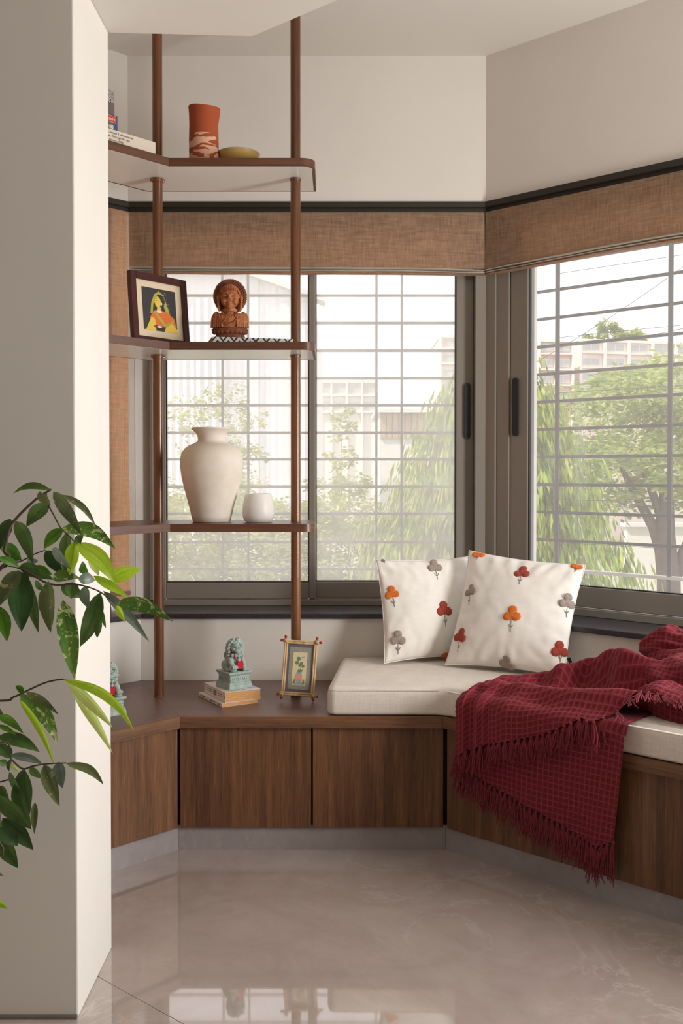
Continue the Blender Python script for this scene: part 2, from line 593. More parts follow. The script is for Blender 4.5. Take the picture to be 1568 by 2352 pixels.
def xm(px, y=4.07): return at_y(px, 1000, y).x
def sash(win, x0, x1, y0, y1, zb, zt, wl, wr, hb, ht, gl, gasket=True, hand=None):
    f = MB()
    f.box(x0, x0 + wl, y0, y1, zb, zt, .003)
    f.box(x1 - wr, x1, y0, y1, zb, zt, .003)
    f.box(x0 + wl, x1 - wr, y0, y1, zb, zb + hb, .003)
    f.box(x0 + wl, x1 - wr, y0, y1, zt - ht, zt, .003)
    s = f.build('sash', 'alu', win)
    a, b, c, d = x0 + wl, x1 - wr, zb + hb, zt - ht
    g = MB()
    ym = (y0 + y1) / 2
    gk = .004
    for bx in ((a, a + gk, c, d), (b - gk, b, c, d), (a, b, c, c + gk), (a, b, d - gk, d)):
        g.box(bx[0], bx[1], y0 + .004, ym + .006, bx[2], bx[3])
    g.build('gasket', 'gasket', s)
    MB().box(a + .001, b - .001, ym, ym + .005, c + .001, d - .001).build('pane', gl, s)
    if hand:
        handle(s, hand[0], y0, hand[1], hand[2])
    return s

zg = at_y(900, 1337, 4.09).z          # lower edge of the glass
zr = at_y(900, 1376, 4.07).z          # lower edge of the sash rail
win2 = struct_empty('window_2')
fm = MB()
y0, y1 = 4.062, 4.15
fm.box(-.7753, xm(352), y0, y1, Z_SILL, Z_HEAD - .04, .002)
fm.box(xm(1090), UR[0] + .004, y0, y1, Z_SILL, Z_HEAD - .04, .002)
fm.box(-.775, UR[0], y0, y1, Z_SILL, zr - .002, .002)
fm.box(-.775, UR[0], y0, y1, Z_HEAD - .09, Z_HEAD - .04, .002)
fm.build('frame', 'alu', win2)
hz0, hz1 = at_y(1075, 1007, 4.07).z, at_y(1075, 878, 4.07).z
sash(win2, xm(352), xm(724), 4.075, 4.105, zr, 2.27, xm(380) - xm(352), xm(724) - xm(709), zg - zr, .05, 'glass_mid', hand=(xm(350), hz0, hz1))
sash(win2, xm(709), xm(1090), 4.108, 4.138, zr, 2.27, xm(724) - xm(709), xm(1089) - xm(1048), zg - zr, .05, 'glass_mid')
handle(win2, xm(1075), 4.108, hz0, hz1)

win3 = struct_empty('window_3', (UR[0], UR[1], 0), -AR)
fm = MB()
fm.box(-.002, .045, .004, .09, Z_SILL, Z_HEAD - .04, .002)
fm.box(.045, .105, .012, .09, Z_SILL, Z_HEAD - .04, .002)
fm.box(.0, 2.4, .004, .09, Z_SILL, .738, .002)
fm.box(.0, 2.4, .004, .09, Z_HEAD - .09, Z_HEAD - .04, .002)
fm.box(2.36, 2.4, .004, .09, Z_SILL, Z_HEAD - .04, .002)
fm.build('frame', 'alu', win3)
s3 = sash(win3, .107, 1.27, .018, .048, .742, 2.27, .082, .06, .078, .05, 'glass_right', hand=(.135, 1.395, 1.626))
sash(win3, 1.22, 2.36, .052, .082, .742, 2.27, .06, .08, .078, .05, 'glass_right')
# outside reveal: white post at the corner between the two windows
MB().prism([(-.03, .11), (.160, .11), (.163, .125), (.10, .20), (-.03, .20)], Z_SILL - .1, Z_HEAD + .1).build('outer_reveal', 'white_paint', win3)

win1 = struct_empty('window_1', (UL[0], UL[1], 0), AL)
fm = MB()
fm.box(-1.9, -.09, .006, .09, Z_SILL, .75, .002)
fm.box(-1.9, -.09, .006, .09, Z_HEAD - .09, Z_HEAD - .04, .002)
fm.box(-.13, -.08, .006, .09, Z_SILL, Z_HEAD - .04, .002)
fm.box(-1.9, -1.85, .006, .09, Z_SILL, Z_HEAD - .04, .002)
fm.build('frame', 'alu', win1)
sash(win1, -1.85, -.13, .03, .06, .75, 2.25, .05, .05, .05, .05, 'glass_mid')

# grilles outside the windows
gz = [at_y(511, y, 4.2).z for y in (616, 679, 742, 805.5, 869, 931, 994, 1055, 1118, 1180, 1245, 1307)]
g2 = thing('window_grille', 'thin grey safety grille outside the straight middle window', 'grille')
for z in gz:
    MB().box(-.84, .72, 4.196, 4.204, z - .0055, z + .0055).build('horizontal_bar', 'bars', g2)
for px in (511, 570, 864, 922):
    x = at_y(px, 1000, 4.19).x
    MB().box(x - .0048, x + .0048, 4.186, 4.1955, .70, 2.36).build('vertical_bar', 'bars', g2)
g3 = thing('window_grille', 'thicker grey safety grille outside the angled right window', 'grille', (UR[0], UR[1], 0), -AR)
z = .873
gz3 = []
for k in range(13):
    zz = 2.0 - k * .1142
    if zz > .9:
        gz3.append(zz)
gz3.append(2.114)
for zz in gz3:
    MB().box(.06, 2.3, .246, .254, zz - .006, zz + .006).build('horizontal_bar', 'bars', g3)
for s in (.188, .672, 1.156, 1.64, 2.12):
    MB().box(s - .0085, s + .0085, .236, .2455, .70, 2.36).build('vertical_bar', 'bars', g3)
MB().box(.2, 2.3, .235, .26, .845, .858, .002).build('bottom_rail', 'white_paint', g3)
for zz in (1.575, 1.315, 1.14, .965, 1.80, 2.06):
    MB().tube([(.2, .228, zz), (2.3, .228, zz - .004)], .0011, 5).build('wire', 'wire', g3)

# ------------------------------------------------------------------ roman blinds
def interp(x, pts):
    if x <= pts[0][0]: return pts[0][1]
    for (a, b), (c, d) in zip(pts, pts[1:]):
        if x <= c:
            t = (x - a) / (c - a)
            return b + (d - b) * t
    return pts[-1][1]
def sinterp(x, pts):
    if x <= pts[0][0]: return pts[0][1]
    for (a, b), (c, d) in zip(pts, pts[1:]):
        if x <= c:
            t = (x - a) / (c - a)
            t = t * t * (3 - 2 * t)
            return b + (d - b) * t
    return pts[-1][1]

zb0 = at_y(700, 611, 4.045).z
def folded_blind(root, P, length, sag):
    """P(s, n) gives a plan point; front panel plus a stack of folds under it"""
    prof = [(-.004, Z_HEAD - .041), (-.007, zb0 + .16), (-.009, zb0 + .08), (-.010, zb0)]
    m = MB()
    def wob(s, k): return .0035 * noise.noise(Vector((s * 5.0, k * 3.1, 0.3)))
    n = 60
    def front(u, v):
        s = u * length
        k = v * (len(prof) - 1)
        i = min(int(k), len(prof) - 2)
        t = k - i
        nn = prof[i][0] * (1 - t) + prof[i + 1][0] * t
        z = prof[i][1] * (1 - t) + prof[i + 1][1] * t
        x, y = P(s, nn + .002 * noise.noise(Vector((s * 4, z * 6, 2))))
        return Vector((x, y, z - sag(s) * v))
    m.grid(front, n, 9)
    m.build('front_panel', 'blind', root, smooth=True)
    for k, (off, mat) in enumerate(((0.0, 'blind_lining'), (-.0085, 'blind_lining'), (-.0165, 'blind'))):
        f = MB()
        def loop(u, v):
            s = u * length
            a = v * PI * 1.25 - .25 * PI
            nn = .012 - (.026 - .003 * k) * max(0, math.cos(a - PI / 2 + .2)) ** .8
            z = zb0 + off + .004 - .0065 * math.sin(a) if False else zb0 + off - .010 * v + .0015 * math.sin(v * PI)
            x, y = P(s, nn + wob(s, k))
            return Vector((x, y, z - sag(s) + wob(s, k + 9)))
        f.grid(loop, n, 8)
        f.build('fold', mat, root, smooth=True)
    def back(u, v):
        s = u * length
        x, y = P(s, .014)
        return Vector((x, y, Z_HEAD - .041 - (Z_HEAD - .041 - zb0 + .022) * v - sag(s) * v))
    b = MB()
    b.grid(back, 20, 2)
    b.build('lining', 'blind_lining', root)
    return root

xm0, xm1 = mitre_l(UL, -.006)[0] + .003, mitre_r(UR, -.006)[0] - .003
t = thing('roman_blind', 'brown linen roman blind drawn up over the straight middle window', 'blind')
folded_blind(t, lambda s, n: (xm0 + s, 4.058 + n), xm1 - xm0, lambda s: .012 * (s / (xm1 - xm0)) ** 2 + .002 * math.sin(s * 4))
t = thing('roman_blind', 'brown linen roman blind drawn up over the angled right window', 'blind')
folded_blind(t, lambda s, n: rf(UR, s + .004, n), 2.3, lambda s: .012 * math.exp(-s * 6) + .0025 * math.sin(s * 7))
t = thing('roman_blind', 'brown linen blind let down on the left beside the pillar', 'blind')
def drop(u, v):
    s = .004 + u * 1.5
    z = Z_HEAD - .041 - v * 1.575
    n = -.010 + .005 * noise.noise(Vector((s * 9, z * 1.2, 0))) - .004 * math.sin(s * 40) * min(1, v * 2)
    x, y = lf(UL, s + .004 * noise.noise(Vector((z * 5, 0, 4))) * (1 - u), n)
    return Vector((x, y, z))
m = MB(); m.grid(drop, 60, 60)
m.build('fabric', 'blind', t, smooth=True)
m = MB()
a, b = lf(UL, .006, -.018), lf(UL, 1.5, -.018)
m.prism([a, b, lf(UL, 1.5, -.004), lf(UL, .006, -.004)], .757, .772)
m.build('hem_bar', 'blind', t)
m = MB()
c1 = at_y(296, 1085, 4.02); c2 = at_y(309, 1190, 4.02); c3 = at_y(296, 1330, 4.02)
m.tube([Vector((c1.x, 4.02, 2.28)), c1, c1.lerp(c2, .5) + Vector((-.002, 0, 0)), c2, c3.lerp(c2, .5), c3, Vector((c3.x - .003, 4.02, .86))], .0014, 6)
m.build('pull_chain', 'shelf_white', t)

# ------------------------------------------------------------------ storage bench
def at_plane(px, py, p0, nrm):
    d = ray(px, py)
    nn = Vector((nrm[0], nrm[1], 0))
    tt = (Vector((p0[0], p0[1], EYE)) - EYE_P).dot(nn) / d.dot(nn)
    return EYE_P + d * tt
NRM_R, NRM_L = (math.sin(AR), math.cos(AR)), (-math.sin(AL), math.cos(AL))
DZ0, DZ1 = at_y(700, 1901, 3.288).z, .409
DOOR_N = .018
def door(root, x0, x1, n=DOOR_N):
    MB().box(x0, x1, n, n + .018, DZ0, DZ1, .0012, 1).build('door', 'wood_v', root)

def cabinet(label, p0, rotz, xs, x0, x1, group):
    c = thing('storage_cabinet', label, 'cabinet', (p0[0], p0[1], 0), rotz, group)
    for a, b in xs:
        door(c, a, b)
    return c
xw = lambda px: at_y(px, 1800, 3.288).x
c = cabinet('low walnut cabinet with two doors under the middle of the bench', (0, 3.27), 0, [(xw(413.5), xw(714)), (xw(718), xw(1017.5))], 0, 0, 'bench cabinets')
MB().prism([(BL[0] - .014, .036), (BR[0] + .013, .036), (LR[0] - .02, .56), (LL[0] + .02, .56)], DZ0, .411).build('carcass', 'near_black', c)
kl, kr = mitre_l(BL, .032), mitre_r(BR, .032)
MB().prism([(kl[0] + .0006, .032), (kr[0] - .0006, .032), (kr[0] + .007, .05), (kl[0] - .007, .05)], 0, DZ0 + .004).build('plinth', 'plinth', c)
sR = lambda px, py: (at_plane(px, py, rf(BR, 0, DOOR_N), NRM_R) - Vector((BR[0], BR[1], 0))).dot(Vector((math.cos(AR), -math.sin(AR), 0)))
sL = lambda px, py: (at_plane(px, py, lf(BL, 0, DOOR_N), NRM_L) - Vector((BL[0], BL[1], 0))).dot(Vector((math.cos(AL), math.sin(AL), 0)))
r0, r1 = sR(1026, 1800), sR(1291, 1950)
dw = r1 - r0
c = cabinet('low walnut cabinet behind the hanging maroon throw', BR, -AR, [(r0, r1 - .0015), (r1 + .0015, r1 + dw), (r1 + dw + .003, r1 + 2 * dw), (r1 + 2 * dw + .003, r1 + 3 * dw)], 0, 0, 'bench cabinets')
MB().prism([(-.014, .037), (1.9, .037), (1.9, .50), (-.19, .50)], DZ0, .411).build('carcass', 'near_black', c)
MB().prism([(-.0124, .032), (1.9, .032), (1.9, .05), (-.0195, .05)], 0, DZ0 + .004).build('plinth', 'plinth', c)
l0 = sL(408, 1800)
c = cabinet('low walnut cabinet under the left side of the bench beside the pillar', BL, AL, [(l0 - .44, l0), (l0 - .80, l0 - .443)], 0, 0, 'bench cabinets')
MB().prism([(-.82, .037), (.015, .037), (.2, .50), (-1.2, .50)], DZ0, .411).build('carcass', 'near_black', c)
MB().prism([(-.85, .032), (.0134, .032), (.021, .05), (-.85, .05)], 0, DZ0 + .004).build('plinth', 'plinth', c)

wt = thing('worktop', 'walnut bench top running round the bay on the low cabinets', 'worktop')
BT0, BT1 = .412, .45
def wpart(name, poly, z0, z1, mat, origin, rotz, bevel=.001):
    m = MB().prism(poly, z0, z1, bevel, 1)
    o = m.build(name, mat, wt)
    o.location = (origin[0], origin[1], 0)
    o.rotation_euler = (0, 0, rotz)
    return o
e = .02
wpart('top_panel', [(mitre_l(BL, e)[0], e), (mitre_r(BR, e)[0], e), (LR[0], LR[1] - 3.27), (LL[0], LL[1] - 3.27)], BT0, BT1, 'wood_top', (0, 3.27), 0)
wpart('edge_strip', [(BL[0], 0), (BR[0], 0), (mitre_r(BR, e)[0], e), (mitre_l(BL, e)[0], e)], BT0, BT1 - .0002, 'wood_h', (0, 3.27), 0, .0006)
def loc_l(p): d = Vector((p[0] - BL[0], p[1] - BL[1])); return (d.x * math.cos(AL) + d.y * math.sin(AL), -d.x * math.sin(AL) + d.y * math.cos(AL))
def loc_r(p): d = Vector((p[0] - BR[0], p[1] - BR[1])); return (d.x * math.cos(AR) - d.y * math.sin(AR), d.x * math.sin(AR) + d.y * math.cos(AR))
wpart('top_panel', [loc_l(mitre_l(BL, e)), loc_l(LL), loc_l(lf(LL, 1.65)), loc_l(lf(BL, .86, e))], BT0, BT1, 'wood_top', BL, AL)
wpart('edge_strip', [(0, 0), loc_l(mitre_l(BL, e)), (-.86, e), (-.86, 0)], BT0, BT1 - .0002, 'wood_h', BL, AL, .0006)
wpart('top_panel', [loc_r(mitre_r(BR, e)), loc_r(LR), loc_r(rf(LR, 2.2)), (2.0, e)], BT0, BT1, 'wood_top', BR, -AR)
wpart('edge_strip', [(0, 0), loc_r(mitre_r(BR, e)), (2.0, e), (2.0, 0)], BT0, BT1 - .0002, 'wood_h', BR, -AR, .0006)

# ------------------------------------------------------------------ seat cushion
CZ = .545
cu = thing('seat_cushion', 'long off-white linen seat cushion lying on the bench', 'cushion', (0, 0, 0))
cpoly = [(-.046, 3.280), mitre_r(BR, .006), rf(BR, 1.95, .006), rf(LR, 2.1, -.012), mitre_r(LR, -.012), (.004, 3.833)]
m = MB()
b = bmesh.new()
fb = b.faces.new([b.verts.new((p[0], p[1], .4515)) for p in cpoly])
b.normal_update()
if fb.normal.z > 0: fb.normal_flip()
ext = bmesh.ops.extrude_face_region(b, geom=[fb])
for v in [g for g in ext['geom'] if isinstance(g, bmesh.types.BMVert)]: v.co.z = CZ
bmesh.ops.recalc_face_normals(b, faces=b.faces[:])
bmesh.ops.bevel(b, geom=[e_ for e_ in b.edges if abs(e_.verts[0].co.z - e_.verts[1].co.z) > .05], offset=.03, segments=5, affect='EDGES', profile=0.5)
top_e = [e_ for e_ in b.edges if e_.verts[0].co.z > CZ - .001 and e_.verts[1].co.z > CZ - .001]
bot_e = [e_ for e_ in b.edges if e_.verts[0].co.z < .453 and e_.verts[1].co.z < .453]
bmesh.ops.bevel(b, geom=top_e, offset=.026, segments=5, affect='EDGES', profile=0.5)
bot_e = [e_ for e_ in b.edges if e_.verts[0].co.z < .4525 and e_.verts[1].co.z < .4525]
bmesh.ops.bevel(b, geom=bot_e, offset=.012, segments=3, affect='EDGES', profile=0.5)
m.join(b)
m.build('cover', 'cushion', cu, angle=50)
def offs(p, n):   # walk along the cushion front outline pulled in by n
    return [(p[0][0] + n * .9, p[0][1] + n), (mitre_r(BR, .006 + n)), rf(BR, 1.93, .006 + n)]
pp = offs(cpoly, .0035)
pts = [(.0085, 3.80, CZ - .012), (-.038, 3.315, CZ - .012), (-.036, 3.295, CZ - .012), (-.027, 3.2872, CZ - .012), (-.010, 3.2842, CZ - .012), (pp[1][0], pp[1][1] + .0005, CZ - .012), (pp[2][0], pp[2][1], CZ - .012)]
MB().tube(pts, .0028, 6).build('piping', 'cushion', cu, smooth=True)
pts = [(p[0], p[1], .460) for p in pts]
MB().tube(pts, .0028, 6).build('piping', 'cushion', cu, smooth=True)

# ------------------------------------------------------------------ pole-hung shelves
sh = thing('shelf_unit', 'three dark wood shelves hung on two round ceiling-high poles', 'shelf')
ASH = R(48)
SL, SRX, SF, SB = (-.583, 3.425), -.088, 3.425, 3.735
SLB = (-.717, SB)
def sdir(p, s): return (p[0] - s * math.cos(ASH), p[1] - s * math.sin(ASH))
SH_T = .029
SH_Z = [2.292, 1.668, 1.0455]
POLES = [(-.649, 3.57), (-.160, 3.57)]
for k, z in enumerate(SH_Z):
    rim = .008
    rr = .045
    arc = [(SRX - rr + rr * math.sin(a), SF + rr - rr * math.cos(a)) for a in [PI / 2 * i / 8 for i in range(9)]]
    m = MB()
    m.prism([sdir(SL, .0)] + arc + [(SRX - .003, SB), SLB], z + .0018, z + SH_T, .0006, 1)
    o = m.build('shelf_board', 'shelf', sh, angle=30)
    ll = lambda p: ((p[0] - SL[0]) * math.cos(ASH) + (p[1] - SL[1]) * math.sin(ASH), -(p[0] - SL[0]) * math.sin(ASH) + (p[1] - SL[1]) * math.cos(ASH))
    m = MB()
    m.prism([ll(SL), ll(SLB), ll(sdir(SLB, .66)), ll(sdir(SL, .66))], z + .0018, z + SH_T, .0006, 1)
    ob_ = m.build('shelf_board', 'shelf', sh, angle=30)
    ob_.location = (SL[0], SL[1], 0)
    ob_.rotation_euler = (0, 0, ASH)
    # white underside set inside a thin wooden rim
    inn = [(SL[0] - .0027, SL[1] + .006), (SRX - .05, SF + .006)] + [(SRX - .05 + .042 * math.sin(a), SF + .048 - .042 * math.cos(a)) for a in [PI / 2 * i / 6 for i in range(1, 7)]] + [(SRX - .011, SB - .007), (SLB[0] + .003, SB - .007), sdir((SLB[0] + .003, SB - .007), .655), sdir((SL[0] - .0045, SL[1] + .004), .655)]
    MB().prism(inn, z + .0014, z + .0022).build('underside', 'shelf_white', o)
    rm = MB()
    rm.box(SLB[0], SRX - .003, SB - .007, SB, z + .0010, z + .0022)
    rm.box(SRX - .011, SRX - .003, SF + .05, SB, z + .0010, z + .0022)
    rm.prism([SLB, sdir(SLB, .66), sdir((SLB[0] + .005, SLB[1] - .005), .66), (SLB[0] + .005, SLB[1] - .005)], z + .0010, z + .0022)
    rm.build('rim', 'shelf', o)
levels = [BT1] + [SH_Z[2], SH_Z[2] + SH_T, SH_Z[1], SH_Z[1] + SH_T, SH_Z[0], SH_Z[0] + SH_T, Z_CEIL]
for q, (x, y) in enumerate(POLES):
    for a, b in ((levels[0], levels[1]), (levels[2], levels[3]), (levels[4], levels[5]), (levels[6], levels[7])):
        b += .0006 if b < 2.9 else 0
        m = MB()
        m.tube([(x, y, a), (x, y, a + (b - a) * .33), (x, y, a + (b - a) * .66), (x, y, b)], .0178, 20)
        o = m.build('pole', 'pole', sh, angle=40)
    for z in SH_Z[:2]:
        m = MB()
        if q == 0:
            m.box(-.026, .026, -.007, .007, -.011, -.0002, .003, 2, rot=(0, 0, R(28)))
            m.lathe([(.0, -.012), (.0195, -.012), (.0195, 0), (0, 0)], 16)
        else:
            m.lathe([(0, -.007), (.0195, -.007), (.0195, 0), (0, 0)], 16)
            m.ball((0, -.0195, -.005), .005, 1)
        o = m.build('collar', 'pole', sh, angle=40)
        o.location = (x, y, z)
m = MB(); m.lathe([(0, 0), (.0195, 0), (.0195, .004), (0, .004)], 20)
o = m.build('foot_ring', 'pole', sh); o.location = (POLES[0][0], POLES[0][1], BT1)
m = MB(); m.lathe([(0, 0), (.0195, 0), (.0195, .004), (0, .004)], 20)
o = m.build('foot_ring', 'pole', sh); o.location = (POLES[1][0], POLES[1][1], BT1)
Z1, Z2, Z3 = SH_Z[0] + SH_T, SH_Z[1] + SH_T, SH_Z[2] + SH_T

# ------------------------------------------------------------------ things on the top shelf
def sh_pt(s, d): return (SL[0] - s * math.cos(ASH) - d * math.sin(ASH), SL[1] - s * math.sin(ASH) + d * math.cos(ASH))
MAT['box_white'] = plain('cream_card', rgb(226, 214, 196), 0.55, var=0.02)
MAT['ink'] = plain('brown_black_ink', rgb(74, 62, 54), 0.6)
MAT['blue_card'] = plain('blue_card', rgb(62, 80, 122), 0.5, var=0.05)
MAT['red_card'] = plain('red_label', rgb(206, 62, 50), 0.5)
MAT['label_cream'] = plain('cream_label', rgb(226, 224, 190), 0.5)
MAT['label_green'] = plain('green_label', rgb(120, 150, 84), 0.5)
MAT['card_grey'] = plain('warm_grey_card', rgb(112, 98, 92), 0.5)
MAT['rust_strip'] = plain('rust_strip', rgb(178, 104, 76), 0.5)
p = sh_pt(.036, .026)
bx = thing('game_box', 'cream board game box lying on the top shelf beside the pole', 'box', (p[0], p[1], Z1 + .0004), ASH)
MB().box(-.34, 0, 0, .19, 0, .0495, .003, 2).build('lid', 'box_white', bx)
MB().box(-.3405, .0005, -.0005, .1905, 0, .006, .001, 1).build('tray', 'box_white', bx)
for k, s in enumerate(('The unique 3-dimensional', 'game. Through the ups', 'and downs of life.')):
    text('lettering', s, .0106, 'ink', bx, (-.207, -.0007, .0345 - k * .0118), (R(90), 0, 0), sx=1.02)
MB().box(-.2200, -.2165, -.0006, 0, .006, .042).build('colour_strip', 'rust_strip', bx)
p = sh_pt(.173, .05)
bb = thing('card_game_box', 'blue box with a red label standing on the cream board game box', 'box', (p[0], p[1], Z1 + .0502), ASH)
MB().box(-.15, 0, 0, .06, 0, .0575, .003, 2).build('box_body', 'blue_card', bb)
MB().box(-.085, -.008, -.0008, 0, .030, .053, .0006).build('label_border', 'label_cream', bb)
MB().box(-.084, -.009, -.0016, -.0006, .031, .052, .0004).build('red_label', 'red_card', bb)
text('lettering', 'unsters', .0165, 'label_cream', bb, (-.011, -.0019, .0365), (R(90), 0, 0), 'RIGHT', 1.0)
for a in (-.052, -.034):
    MB().box(a, a + .016, -.0008, 0, .010, .021, .0004).build('small_label', 'label_cream', bb)
    MB().box(a, a + .016, -.0009, 0, .021, .0245, .0003).build('small_label', 'label_green', bb)
    text('lettering', '2-4', .0075, 'card_grey', bb, (a + .003, -.0011, .0125), (R(90), 0, 0))
p = sh_pt(.1765, .062)
ub = thing('printed_box', 'grey box with a black and white printed top standing on the blue box', 'box', (p[0], p[1], Z1 + .1082), ASH)
MB().box(-.07, 0, 0, .035, 0, .042, .0015).build('box_body', 'card_grey', ub)
def printed():
    t = NT('black_and_white_print')
    v = t.coords('Object', (60, 60, 60), (0.4, 0.6, 0.2))
    wv = t.n('ShaderNodeTexWave'); wv.inputs['Scale'].default_value = 1.2; wv.inputs['Distortion'].default_value = 9
    t.l(v, wv.inputs['Vector'])
    t.base(t.ramp(wv.outputs['Fac'], [(0.42, (.03, .03, .03, 1)), (0.5, (.6, .58, .55, 1))]))
    t.set(.5)
    return t.m
MAT['print'] = printed()
MB().box(-.07, 0, 0, .035, .0422, .083, .0015).build('printed_lid', 'print', ub)

def terracotta():
    t = NT('marbled_terracotta')
    v = t.coords('Object', (1, 1, 1))
    sep = t.n('ShaderNodeSeparateXYZ'); t.l(v, sep.inputs[0])
    v2 = t.coords('Object', (9, 9, 30), (0, 0.12, 0))
    n1 = t.noise(v2, 1.2, 2, 0.4, 1.4)
    swirl = t.ramp(n1, [(0.50, rgb(226, 178, 148)), (0.515, rgb(168, 82, 52))])
    top = t.ramp(sep.outputs['Z'], [(0.0, (0, 0, 0, 1)), (1.0, (1, 1, 1, 1))])
    gt = t.n('ShaderNodeMath'); gt.operation = 'GREATER_THAN'
    t.l(sep.outputs['Z'], gt.inputs[0]); gt.inputs[1].default_value = 0.108
    c = t.mix(gt.outputs[0], swirl, rgb(172, 84, 52))
    t.base(c); t.set(0.75, 0, 0.25)
    t.bump(t.noise(t.coords('Object'), 300, 3), 0.15, 0.001)
    return t.m
MAT['terracotta'] = terracotta()
vt = at_y(468, 250, 3.535).z - Z1
tv = thing('terracotta_vase', 'terracotta cylinder vase with a marbled cream lower half on the top shelf', 'vase', (at_y(468, 360, 3.535).x, 3.535, Z1))
m = MB()
prof = [(0, .0), (.046, 0), (.051, .004), (.0515, .05), (.0515, .10), (.0505, vt * .72), (.0512, vt * .88), (.0528, vt * .97), (.0537, vt), (.0515, vt), (.0495, vt * .88), (.0475, vt * .7), (.0475, .02), (0, .015)]
m.lathe(prof, 48)
for v in m.bm.verts:
    if v.co.z > vt * .8:
        a = math.atan2(v.co.y, v.co.x)
        v.co.z += (.004 * math.sin(2 * a + .8) - .005 * max(0, math.cos(a - .3)) ** 3) * (v.co.z - vt * .8) / (vt * .2)
        k = 1 + .085 * max(0, math.cos(a)) ** 4 * (v.co.z / vt)
        v.co.x *= k
m.build('vase_body', 'terracotta', tv, angle=50)
MAT['bowl'] = plain('mustard_glaze', rgb(226, 188, 116), 0.3, spec=0.5, var=0.05)
MAT['bowl_rim'] = plain('celadon_rim_glaze', rgb(194, 184, 132), 0.3, var=0.05)
bw = thing('shallow_bowl', 'shallow mustard bowl beside the terracotta vase on the top shelf', 'bowl', (at_y(547, 340, 3.575).x, 3.575, Z1))
m = MB()
m.lathe([(0, 0), (.030, 0), (.032, .004), (.052, .018), (.068, .040), (.0755, .0575), (.072, .0575), (.062, .040), (.045, .018), (0, .009)], 44)
m.build('bowl_body', 'bowl', bw, angle=60)
m = MB(); m.lathe([(.0762, .0565), (.0768, .0600), (.0745, .0620), (.0715, .0600), (.0735, .0565)], 44)
m.build('rim', 'bowl_rim', bw, smooth=True)

# ------------------------------------------------------------------ middle shelf: framed picture
MAT['mahogany'] = plain('dark_mahogany', rgb(72, 34, 32), 0.3, spec=0.5, var=0.12, scale=20)
MAT['mount'] = plain('cream_mount', rgb(226, 208, 180), 0.7, var=0.02)
MAT['night'] = plain('print_black', rgb(52, 50, 50), 0.5)
MAT['p_yellow'] = plain('print_yellow', rgb(232, 198, 72), 0.5)
MAT['p_orange'] = plain('print_orange', rgb(226, 112, 44), 0.5)
MAT['p_green'] = plain('print_olive', rgb(176, 172, 62), 0.5)
MAT['p_white'] = plain('print_white', rgb(222, 222, 210), 0.5)
MAT['p_brown'] = plain('print_brown', rgb(112, 70, 40), 0.5)
bl = at_y(306, 780, 3.42); brr = at_y(434, 787, 3.62)
ang = math.atan2(brr.y - bl.y, brr.x - bl.x)
FW, FH = .258, .248
pf = thing('framed_picture', 'dark red framed picture of a veiled woman leaning on the shelf pole', 'picture', (bl.x + .004, bl.y, Z2 + .0006), ang)
lean = -R(5)
def tilted(mb):
    mb.bm.transform(Matrix.Rotation(lean, 4, 'X'))
    return mb
fw_ = .025
m = MB()
m.box(0, fw_, 0, .02, 0, FH, .0015); tilted(m).build('frame_side', 'mahogany', pf)
m = MB(); m.box(FW - fw_, FW, 0, .02, 0, FH, .0015); tilted(m).build('frame_side', 'mahogany', pf)
m = MB(); m.box(fw_, FW - fw_, 0, .02, 0, fw_, .0015); tilted(m).build('frame_side', 'mahogany', pf)
m = MB(); m.box(fw_, FW - fw_, 0, .02, FH - fw_, FH, .0015); tilted(m).build('frame_side', 'mahogany', pf)
m = MB(); m.box(fw_ - .002, FW - fw_ + .002, .008, .012, fw_ - .002, FH - fw_ + .002); tilted(m).build('mount', 'mount', pf)
m = MB(); m.box(fw_, FW - fw_, .0122, .018, fw_, FH - fw_); tilted(m).build('backing', 'near_black', pf)
ax0, ax1, az0, az1 = .052, FW - .052, .050, FH - .048
def A(u, v, k): return (ax0 + (ax1 - ax0) * u, .008 - .0004 - .00025 * k, az0 + (az1 - az0) * v)
art_m = ['night', 'p_yellow', 'p_orange', 'p_green', 'p_white', 'p_brown']
m = MB()
def shape(k, mi, pts):
    m.mi = mi
    m.poly([A(u, v, k) for u, v in pts])
shape(0, 0, [(0, 0), (1, 0), (1, 1), (0, 1)])
def ellipse(cu_, cv_, ru, rv, n=20, a0=0, a1=2 * PI): return [(cu_ + ru * math.cos(a0 + (a1 - a0) * i / n), cv_ + rv * math.sin(a0 + (a1 - a0) * i / n)) for i in range(n)]
shape(1, 3, [(.22, .40), (.26, .66), (.36, .86), (.50, .95), (.62, .88), (.72, .66), (.80, .42), (.72, .40), (.62, .62), (.56, .80), (.48, .88), (.40, .80), (.32, .62), (.28, .40)])   # veil
shape(2, 0, ellipse(.54, .72, .125, .150))                       # hair
shape(3, 1, ellipse(.45, .685, .095, .130))                      # face
shape(3, 1, [(.37, .72), (.325, .665), (.375, .655)])            # nose
shape(4, 0, [(.38, .755), (.44, .770), (.44, .762), (.38, .747)])  # brow
shape(2, 1, [(.43, .58), (.53, .58), (.55, .46), (.41, .46)])    # neck
shape(2, 2, [(.20, .30), (.30, .46), (.42, .49), (.56, .49), (.74, .46), (.92, .34), (.98, .14), (.70, .10), (.30, .14)])   # shawl
shape(3, 1, [(.06, .0), (.24, .32), (.34, .28), (.36, .0)])
shape(3, 1, [(.60, .0), (.72, .22), (.86, .22), (1.0, .08), (1.0, .0)])
shape(4, 3, [(.30, .44), (.36, .46), (.66, .18), (.90, .30), (.92, .26), (.66, .10), (.58, .14)])
shape(4, 4, ellipse(.48, .46, .085, .035))
shape(4, 4, ellipse(.560, .655, .022, .035))
shape(4, 5, [(.30, .12), (.60, .12), (.62, .08), (.30, .08)])
